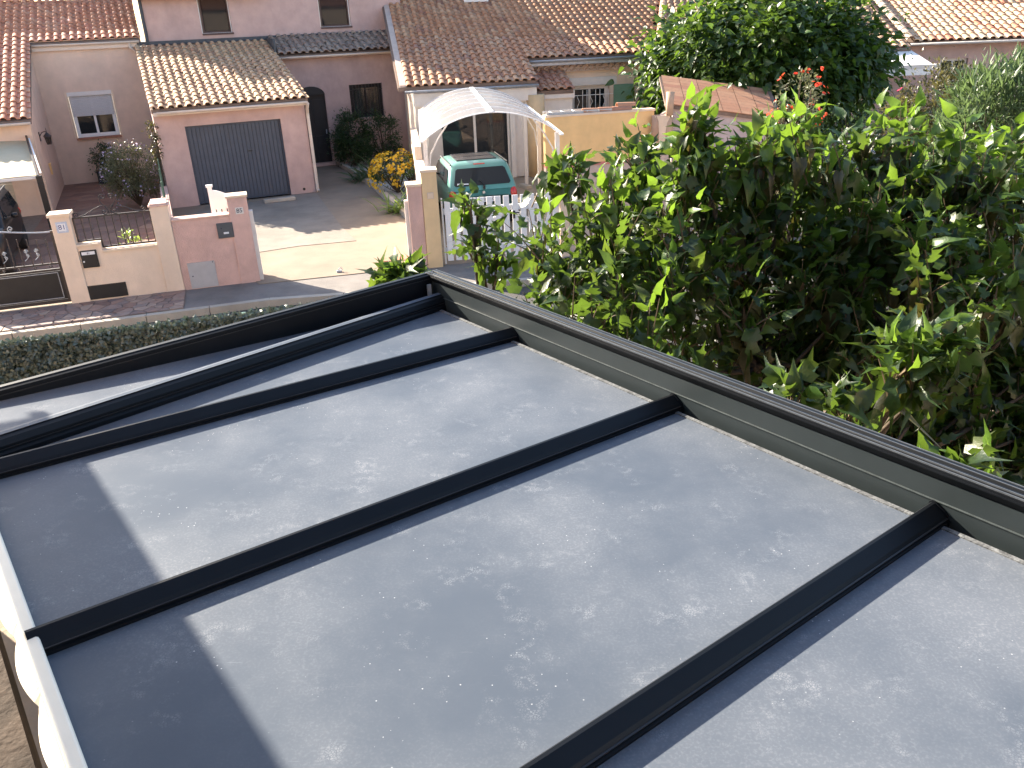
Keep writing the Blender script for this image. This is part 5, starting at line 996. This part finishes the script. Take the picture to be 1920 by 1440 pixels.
def mulberry(label, base, clumps, nmax=280, old=.12, shoots=13, group='mulberry trees beside the pergola', trunk_r=.07, head=1.7, lsize=1., leaders=()):
    base = np.array([base[0], base[1], -.1]); t = thing('mulberry_tree', label, 'tree', tuple(base), 0, group)
    br = MB(); H = np.array([0, 0, head]); tw = MB()
    sets = {k: ([], []) for k in ('young', 'mulb', 'lobe', 'old')}
    lay = br; lay.tube([(0, 0, 0), (.02, .01, head*.5), (0, 0, head), ], [trunk_r*1.25, trunk_r, trunk_r*1.1], 9)
    def shoot(p0, tip, bow, top, spacing=.072, big=1.):
        m = (p0+tip)/2+bow; ax = unit(tip-p0); e1 = unit(np.cross(ax, [.3, .2, 1.1])); e2 = np.cross(ax, e1)
        P = [p0*(1-u)**2+2*m*u*(1-u)+tip*u*u for u in np.linspace(0, 1, 6)]; tw.tube(P, [.008, .007, .006, .005, .004, .003], 4, cap=False)
        L = np.linalg.norm(tip-p0); k = max(5, int(L/spacing)); ph = rng.random()*6
        for i in range(k):
            u = .10+.90*i/(k-1); p = p0*(1-u)**2+2*m*u*(1-u)+tip*u*u; a = ph+2.4*i; out = e1*math.cos(a)+e2*math.sin(a)
            last = i >= k-4; sz = ((.09+.08*rng.random()) if last else (.13+.12*rng.random()))*lsize*big
            ydir = out*(.55 if last else .8)+ax*(.7 if last else .1)+np.array([0, 0, .1 if last else -.6-1.0*rng.random()])+rng.normal(0, .2, 3)
            pe = p+unit(out+ax*.4)*(.03+.06*rng.random()); Mx = frame(ydir, unit(out*.5+np.array([0, 0, .8])+rng.normal(0, .35, 3)), sz, rng.normal(0, .4))
            Mx = Mx@np.diag([.72+.45*rng.random(), 1., .8+1.5*rng.random()])
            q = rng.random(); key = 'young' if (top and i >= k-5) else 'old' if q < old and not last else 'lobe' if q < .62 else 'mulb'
            sets[key][0].append(Mx); sets[key][1].append(pe)
    for (px_, py_, dy, r) in clumps:
        c = D(px_, py_, dy)-base; b0 = c-np.array([0, 0, r*.9]); mid = (H+b0)/2+np.array([0, 0, -.12])+rng.normal(0, .06, 3)
        if rng.random() < .6: br.tube([H+rng.normal(0, .03, 3), mid, b0, c-np.array([0, 0, .3*r])], [.030, .020, .012, .007], 6)
        for s in range(shoots):
            d = rdir(-.5); d[2] += .2; d = unit(d); tip = c+d*r*(.6+.6*rng.random())
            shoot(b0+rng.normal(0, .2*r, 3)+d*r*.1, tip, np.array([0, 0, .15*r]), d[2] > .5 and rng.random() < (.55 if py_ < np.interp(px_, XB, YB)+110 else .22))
    for (px_, py_, dy, L) in leaders:
        tip = D(px_, py_, dy)-base; shoot(tip+np.array([rng.normal(0, .12), rng.normal(0, .12), -L]), tip, rng.normal(0, .04, 3), True, .034, .85)
    br.build('trunk', m_bark, t, smooth=True); tw.build('twigs', m_twig, t, kind='stuff')
    share = {'young': .4, 'lobe': .28, 'mulb': .2, 'old': .12}
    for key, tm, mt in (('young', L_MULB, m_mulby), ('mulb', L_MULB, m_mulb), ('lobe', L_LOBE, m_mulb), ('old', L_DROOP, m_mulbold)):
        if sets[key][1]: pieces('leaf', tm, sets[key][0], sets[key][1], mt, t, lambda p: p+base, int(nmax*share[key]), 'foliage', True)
    return t
def bush(name, label, cat, c, rad, ncl, nleaf, size, mats, tmpl, base_z=0., clump=.35, zmin=-.35, stems=5, droop=.2, flowers=None, nmax=0, group=None, up=.6, trunk=None, fill=.0, hang=0.):
    c = np.array(c, float); base = np.array([c[0], c[1], base_z]); t = thing(name, label, cat, tuple(base), 0, group); rad = np.array(rad, float)
    Ms = []; Ps = []; FM = []; FP = []; br = MB(); cc = c-base
    if trunk: br.tube([(0, 0, 0), (0, 0, trunk[1]*.5), (.05, 0, trunk[1])], [trunk[0]*1.2, trunk[0], trunk[0]*.9], 9)
    s0 = np.array([0, 0, trunk[1] if trunk else 0.])
    for k in range(ncl):
        d = rdir(zmin); f_ = (.78+.22*rng.random()) if rng.random() > fill else .6*rng.random(); p = cc+d*rad*f_; r = clump*rad.min()*(.6+.8*rng.random())
        if k < stems*6: br.tube([s0, (s0+p)/2+rng.normal(0, .05, 3)*rad.min(), p], [.012+.02*(1 if trunk else 0), .010, .005], 5, cap=False)
        for i in range(int(nleaf*(.6+.8*rng.random()))):
            e = rng.normal(0, .55, 3)*r; q = p+e; out = unit(d*.8+unit(e)*.7+np.array([0, 0, up*.3])); y = out+rng.normal(0, .45, 3)-np.array([0, 0, droop+hang*rng.random()])
            Ms.append(frame(y, unit(np.array([0, 0, 1.])+d*.5+rng.normal(0, .3, 3)), size*(.65+.7*rng.random()), rng.normal(0, .5))); Ps.append(q)
        if flowers:
            for i in range(rng.poisson(flowers[1])):
                e = unit(d+rng.normal(0, .4, 3))*r*1.1; y = rdir(); FM.append(frame(y, unit(d+np.array([0, 0, .5])), flowers[2]*(.7+.6*rng.random()))); FP.append(p+e+d*r*.3)
    br.build('stems' if not trunk else 'trunk', m_bark, t, smooth=True, **({'kind': 'stuff'} if not trunk else {}))
    if nmax: pieces('leaf', tmpl, Ms, Ps, mats, t, lambda p: p+base, nmax, 'foliage', True)
    else: inst('foliage', tmpl, Ms, Ps, mats, t, True, kind='stuff')
    if FP: inst('flowers', PETAL, FM, FP, flowers[0], t, kind='stuff')
    return t
def straps(name, label, c, n, L, spread=.25, mat=m_grassy, group=None):
    c = np.array(c, float); t = thing(name, label, 'plant', tuple(c), 0, group); Ms = []; Ps = []
    for i in range(n):
        d = rdir(.25); d = unit(d*np.array([1, 1, 1.2])); p = rng.normal(0, spread, 3)*np.array([1, 1, .25]); p[2] = abs(p[2])
        Ms.append(frame(d, unit(np.array([0, 0, 1.])+rng.normal(0, .2, 3)), L*(.6+.6*rng.random()))); Ps.append(p)
    pieces('leaf', L_STRAP, Ms, Ps, mat, t, lambda p: p+c, min(60, n), 'foliage')
    return t
# soil strip under the foreground trees
sheet([np.array([-.4, 8.2, 0]), np.array([0.2, 5.0, 0]), np.array([2.4, 2.0, 0]), np.array([9, 1, 0]), np.array([10, 9.3, 0]), np.array([3, 9, 0])], -.1, 'planting_strip', m_soil)
XB = [1000, 1030, 1065, 1110, 1150, 1195, 1235, 1255, 1285, 1305, 1340, 1370, 1410, 1450, 1500, 1550, 1600, 1650, 1700, 1750, 1800, 1850, 1900, 1960]
YB = [485, 425, 335, 380, 325, 290, 385, 430, 380, 225, 285, 290, 245, 222, 212, 235, 250, 222, 232, 258, 245, 245, 262, 265]
mulberry('young mulberry with two leafy shoots standing before the white picket gate', D(905, 560, 7.4)[:2], [(882, 378, 7.4, .12), (897, 418, 7.4, .15), (888, 465, 7.4, .13), (932, 465, 7.3, .12), (922, 508, 7.3, .13)], 120, .05, 4, trunk_r=.02, head=1.6, lsize=.95)
fasc = lambda x: 515+.376*(x-785)
CL = [[], [], [], [], []]
for x in np.arange(925, 1985, 58):
    k = 0; y = (np.interp(x, XB, YB) if x > 995 else 548)+52
    if x > 1010:
        for q_ in range(int((fasc(x)-np.interp(x, XB, YB)-90)/70)):      # shaded inner growth behind the front
            yy = np.interp(x, XB, YB)+120+70*q_+rng.normal(0, 12); CL[4].append((x+23+rng.normal(0, 10), yy, 8.0-(yy-330)/230., .26))
    while y < fasc(x)+25:
        xx = x+rng.normal(0, 12); yy = y+rng.normal(0, 10); f_ = (yy-300)/max(80, fasc(x)-300); dy = 7.2-(yy-330)/230.
        dy = max(dy, 3.6+.25*rng.random()) if xx < 1600 else max(min(dy, 6.9-(yy-330)/180.), 3.3+.3*rng.random())
        dark = 1290 < xx < 1990 and yy > 575+.06*abs(xx-1600)
        if dark: dy = max(dy, 4.6)+1.15
        if rng.random() > (.10 if dark else .06):
            r = (.24+.10*rng.random())*(dy/6.8)**.5
            CL[3 if dark else 0 if xx < 1275 else 1 if xx < 1585 else 2].append((xx, yy, dy+rng.normal(0, .22), r))
        y += 78+16*rng.random(); k += 1
CL[1] += [(1310, 255, 6.9, .16), (1300, 305, 6.85, .2), (1318, 350, 6.8, .22), (1405, 300, 6.8, .18), (1285, 350, 6.8, .18)]
CL[0] += [(1195, 290, 7.4, .18), (1068, 330, 7.6, .16), (752, 522, 6.3, .07), (732, 526, 6.35, .05), (772, 516, 6.3, .06)]
CL[3] += [(1485, 755, 4.2, .11), (1792, 890, 3.45, .09), (1712, 660, 4.5, .22), (1590, 760, 4.4, .12), (1690, 690, 4.5, .16), (1735, 700, 4.5, .14), (1740, 640, 4.6, .16)]
mulberry('mulberry tree whose shoots reach past the white gate and carport', D(1120, 560, 7.0)[:2], CL[0], 290, .07, 8, leaders=[(1062, 290, 7.6, .5), (1085, 300, 7.5, .5), (1195, 232, 7.4, .75), (1160, 300, 7.3, .6), (1215, 330, 7.2, .4), (1030, 380, 7.3, .4), (1128, 330, 7.3, .5)])
mulberry('mulberry tree with tall central shoot in front of the orange roofed shed', D(1430, 520, 6.5)[:2], CL[1], 290, .28, 8, leaders=[(1308, 182, 6.9, .9), (1290, 215, 6.9, .7), (1330, 250, 6.8, .6), (1400, 262, 6.8, .5), (1440, 240, 6.7, .5), (1480, 222, 6.7, .5), (1520, 215, 6.7, .5), (1560, 265, 6.5, .5)])
mulberry('mulberry tree with drooping yellowed leaves before the oleander', D(1760, 520, 6.2)[:2], CL[2], 290, .4, 8, leaders=[(1610, 262, 7, .5), (1660, 225, 7, .6), (1690, 240, 6.9, .5), (1750, 262, 6.8, .5), (1800, 255, 6.7, .5), (1850, 275, 6.5, .5), (1905, 300, 6.4, .4)])
mulberry('inner mulberry tree filling the shade between the other mulberries', D(1500, 560, 7.4)[:2], CL[4], 60, .05, 7)
mulberry('low shaded mulberry tree growing close against the pergola gutter', D(1600, 700, 5.0)[:2], CL[3], 200, .12, 8, head=1.4)
# large tree behind the shed
tc_ = D(1425, 140, 24.5)
bush('broadleaf_tree', 'large round green tree behind the shed in front of the tiled roofs', 'tree', tc_, (3.2, 2.5, 2.1), 260, 74, .20, m_tree, L_MULB, 0, .26, -.75, 8, .35, trunk=(.14, 1.9), fill=.12, nmax=150)
# right hand garden
bush('olive_bush', 'olive brown shrub with sparse twigs before the pink house', 'shrub', D(1760, 235, 19), (1.2, .9, 1.2), 130, 80, .085, m_brownbush, L_SMALL, 0, .3, -.6, 8, .1, fill=.15, flowers=(m_pinkfl, .06, .12))
bush('oleander', 'tall oleander bush with narrow upright leaves by the pink house', 'shrub', D(1885, 255, 17), (1.35, .95, 1.45), 110, 60, .24, m_oleander, L_LANCE, 0, .28, -.5, 8, -.5, fill=.1, flowers=(m_pinkfl, .08, .10), up=1.5)
bush('trumpet_vine', 'slender shrub with scarlet trumpet flowers rising above the mulberry shoots', 'shrub', D(1497, 195, 12), (.30, .25, .40), 26, 26, .06, m_lavleaf, L_SMALL, 0, .4, -.6, 4, .1, flowers=(m_red, 3.2, .05))
bush('hedge_bush', 'dark shaded bush under the large tree by the low pink wall', 'shrub', D(1600, 265, 20), (1.8, .8, .7), 50, 40, .09, m_bushdark, L_SMALL, 0, .35, -.6, 5, .2)
for (x, y, d) in ((1655, 225, 20), ): pass
ch = thing('garden_chair', 'white plastic garden chair by the pink wall behind the large tree', 'chair', tuple(np.append(D(1648, 230, 24)[:2], -.006)), -20)
for sx in (-.2, .2):
    for sy in (-.2, .2): MB().bar((sx, sy, 0), (sx*.95, sy*.95, .42 if sy < 0 else .85), .035).build('leg', m_white, ch)
MB().box(-.23, .23, -.23, .23, .42, .45).build('seat', m_white, ch); MB().tube([(.2*math.cos(a), .21, .62+.26*math.sin(a)) for a in np.linspace(0, math.pi, 12)], .02, 6).build('backrest', m_white, ch)
# beds and pots of the two houses
bush('shrub', 'dark round evergreen shrub beside the arched entrance', 'shrub', A.wld((5.25, 3.7, .85)), (.62, .55, .85), 90, 60, .085, m_bushdark, L_SMALL, 0, .34, -.8, 5, .1)
bush('shrub', 'loose dark shrub under the barred entrance window', 'shrub', A.wld((6.25, 3.6, .8)), (.48, .42, .85), 50, 40, .085, m_bushdark, L_SMALL, 0, .4, -.7, 6, .1)
bush('yellow_flower_bush', 'bush covered in yellow flowers in the bed by the driveway', 'shrub', G(742, 335, .45)+np.array([0, .3, 0]), (.62, .5, .50), 60, 22, .06, m_bushdark, L_SMALL, 0, .32, -.3, 5, .1, flowers=(m_yellow, 14.0, .065))
bush('shrub', 'leafy pale shrub behind the yellow flowers at the cream wall', 'shrub', G(770, 318, .7)+np.array([0, .3, 0]), (.3, .3, .6), 22, 26, .07, m_grassy, L_SMALL, 0, .5, -.6, 4, .1)
straps('strap_plant', 'dark green strap leaved plant at the gravel edge before the evergreen', G(693, 338), 120, .7, .2, m_oleander)
straps('strap_plant', 'bright strap leaved plant at the foot of the rose gate post', G(752, 398), 90, .55, .14, m_grassy)
lb = A.loc(G(268, 390)); bush('lilac_bush', 'airy grey green bush with lilac flowers behind the beige garden wall', 'shrub', A.wld((lb[0]-.05, lb[1]+.3, .85)), (.68, .6, .72), 120, 74, .058, m_lavleaf, L_SMALL, 0, .32, -.7, 6, .0, flowers=(m_lavfl, 2.6, .042), fill=.1)
pt = A.pz(203, 342, 0); pot = thing('planter', 'black square planter standing against the beige house wall', 'planter', tuple(A.wld((pt[0], 5.62, -.004))), 22.5)
q = MB(); q.prism([(-.26, -.2, 0), (.26, -.2, 0), (.26, .2, 0), (-.26, .2, 0)], (0, 0, .38)); q.build('tub', m_pot, pot, bevel=.01); MB().box(-.29, .29, -.23, .23, .36, .40).build('rim', m_pot, pot); MB().box(-.24, .24, -.18, .18, .39, .405).build('soil', m_soil, pot)
bush('potted_shrub', 'dark glossy shrub growing in the black planter', 'shrub', A.wld((pt[0]+.05, 5.6, .75)), (.36, .32, .42), 34, 30, .07, m_bushdark, L_SMALL, .38, .4, -.7, 4, .1)
bush('young_plant', 'small pale green plant seen through the iron railing', 'plant', W.wld((1.1, .75, .62)), (.16, .14, .42), 14, 12, .075, m_grassy, L_SMALL, 0, .5, -.8, 3, .1)
vb = A.py(293, 262, -.05); bush('climber', 'yellowing climber on the left corner of the garage', 'climber', A.wld((-.80, -.02, 1.75)), (.10, .10, .55), 26, 12, .075, m_yellow if 0 else m_mulbold, L_SMALL, 0, .9, -.9, 3, .2)
# ---- artificial ivy fence along the street edge
i0, i1 = G(-60, 648, 1.8), G(760, 548, 1.8); d_ = i1-i0; Li = np.linalg.norm(d_); iv = thing('ivy_fence', 'green artificial ivy screen on a wire fence along the street', 'fence', (i0[0], i0[1], 0), math.degrees(math.atan2(d_[1], d_[0])))
nseg = 5; sl_ = Li/nseg
for s in range(nseg):
    Ms = []; Ps = []
    for i in range(5200):
        x = s*sl_+.015+(sl_-.03)*rng.random(); z = .35+1.45*math.sqrt(rng.random())+rng.normal(0, .012); side = rng.normal(0, .022)+.02*math.sin(x*31)*math.sin(z*27); y = rdir()
        n_ = np.array([rng.normal(0, .5), -.8 if rng.random() < .8 else .8, rng.normal(.25, .5)])
        Ms.append(frame(np.cross(n_, rdir()), unit(n_), .03+.018*rng.random())); Ps.append((x, side-.03, z))
    pn = MB().box(s*sl_+.01, (s+1)*sl_-.01, .0, .012, .2, 1.76).build('ivy_panel', m_bushdark, iv)
    inst('ivy_leaves', L_IVY, Ms, Ps, m_hedge, pn, kind='stuff')
for s in range(nseg+1): MB().bar((s*sl_, .04, -.15), (s*sl_, .04, 1.78), .05).build('post', m_greenwire, iv)
q = MB(); [q.bar((0, .03, z), (Li, .03, z), .006) for z in (.3, .8, 1.3, 1.75)]; q.build('wires', m_greenwire, iv, kind='stuff')
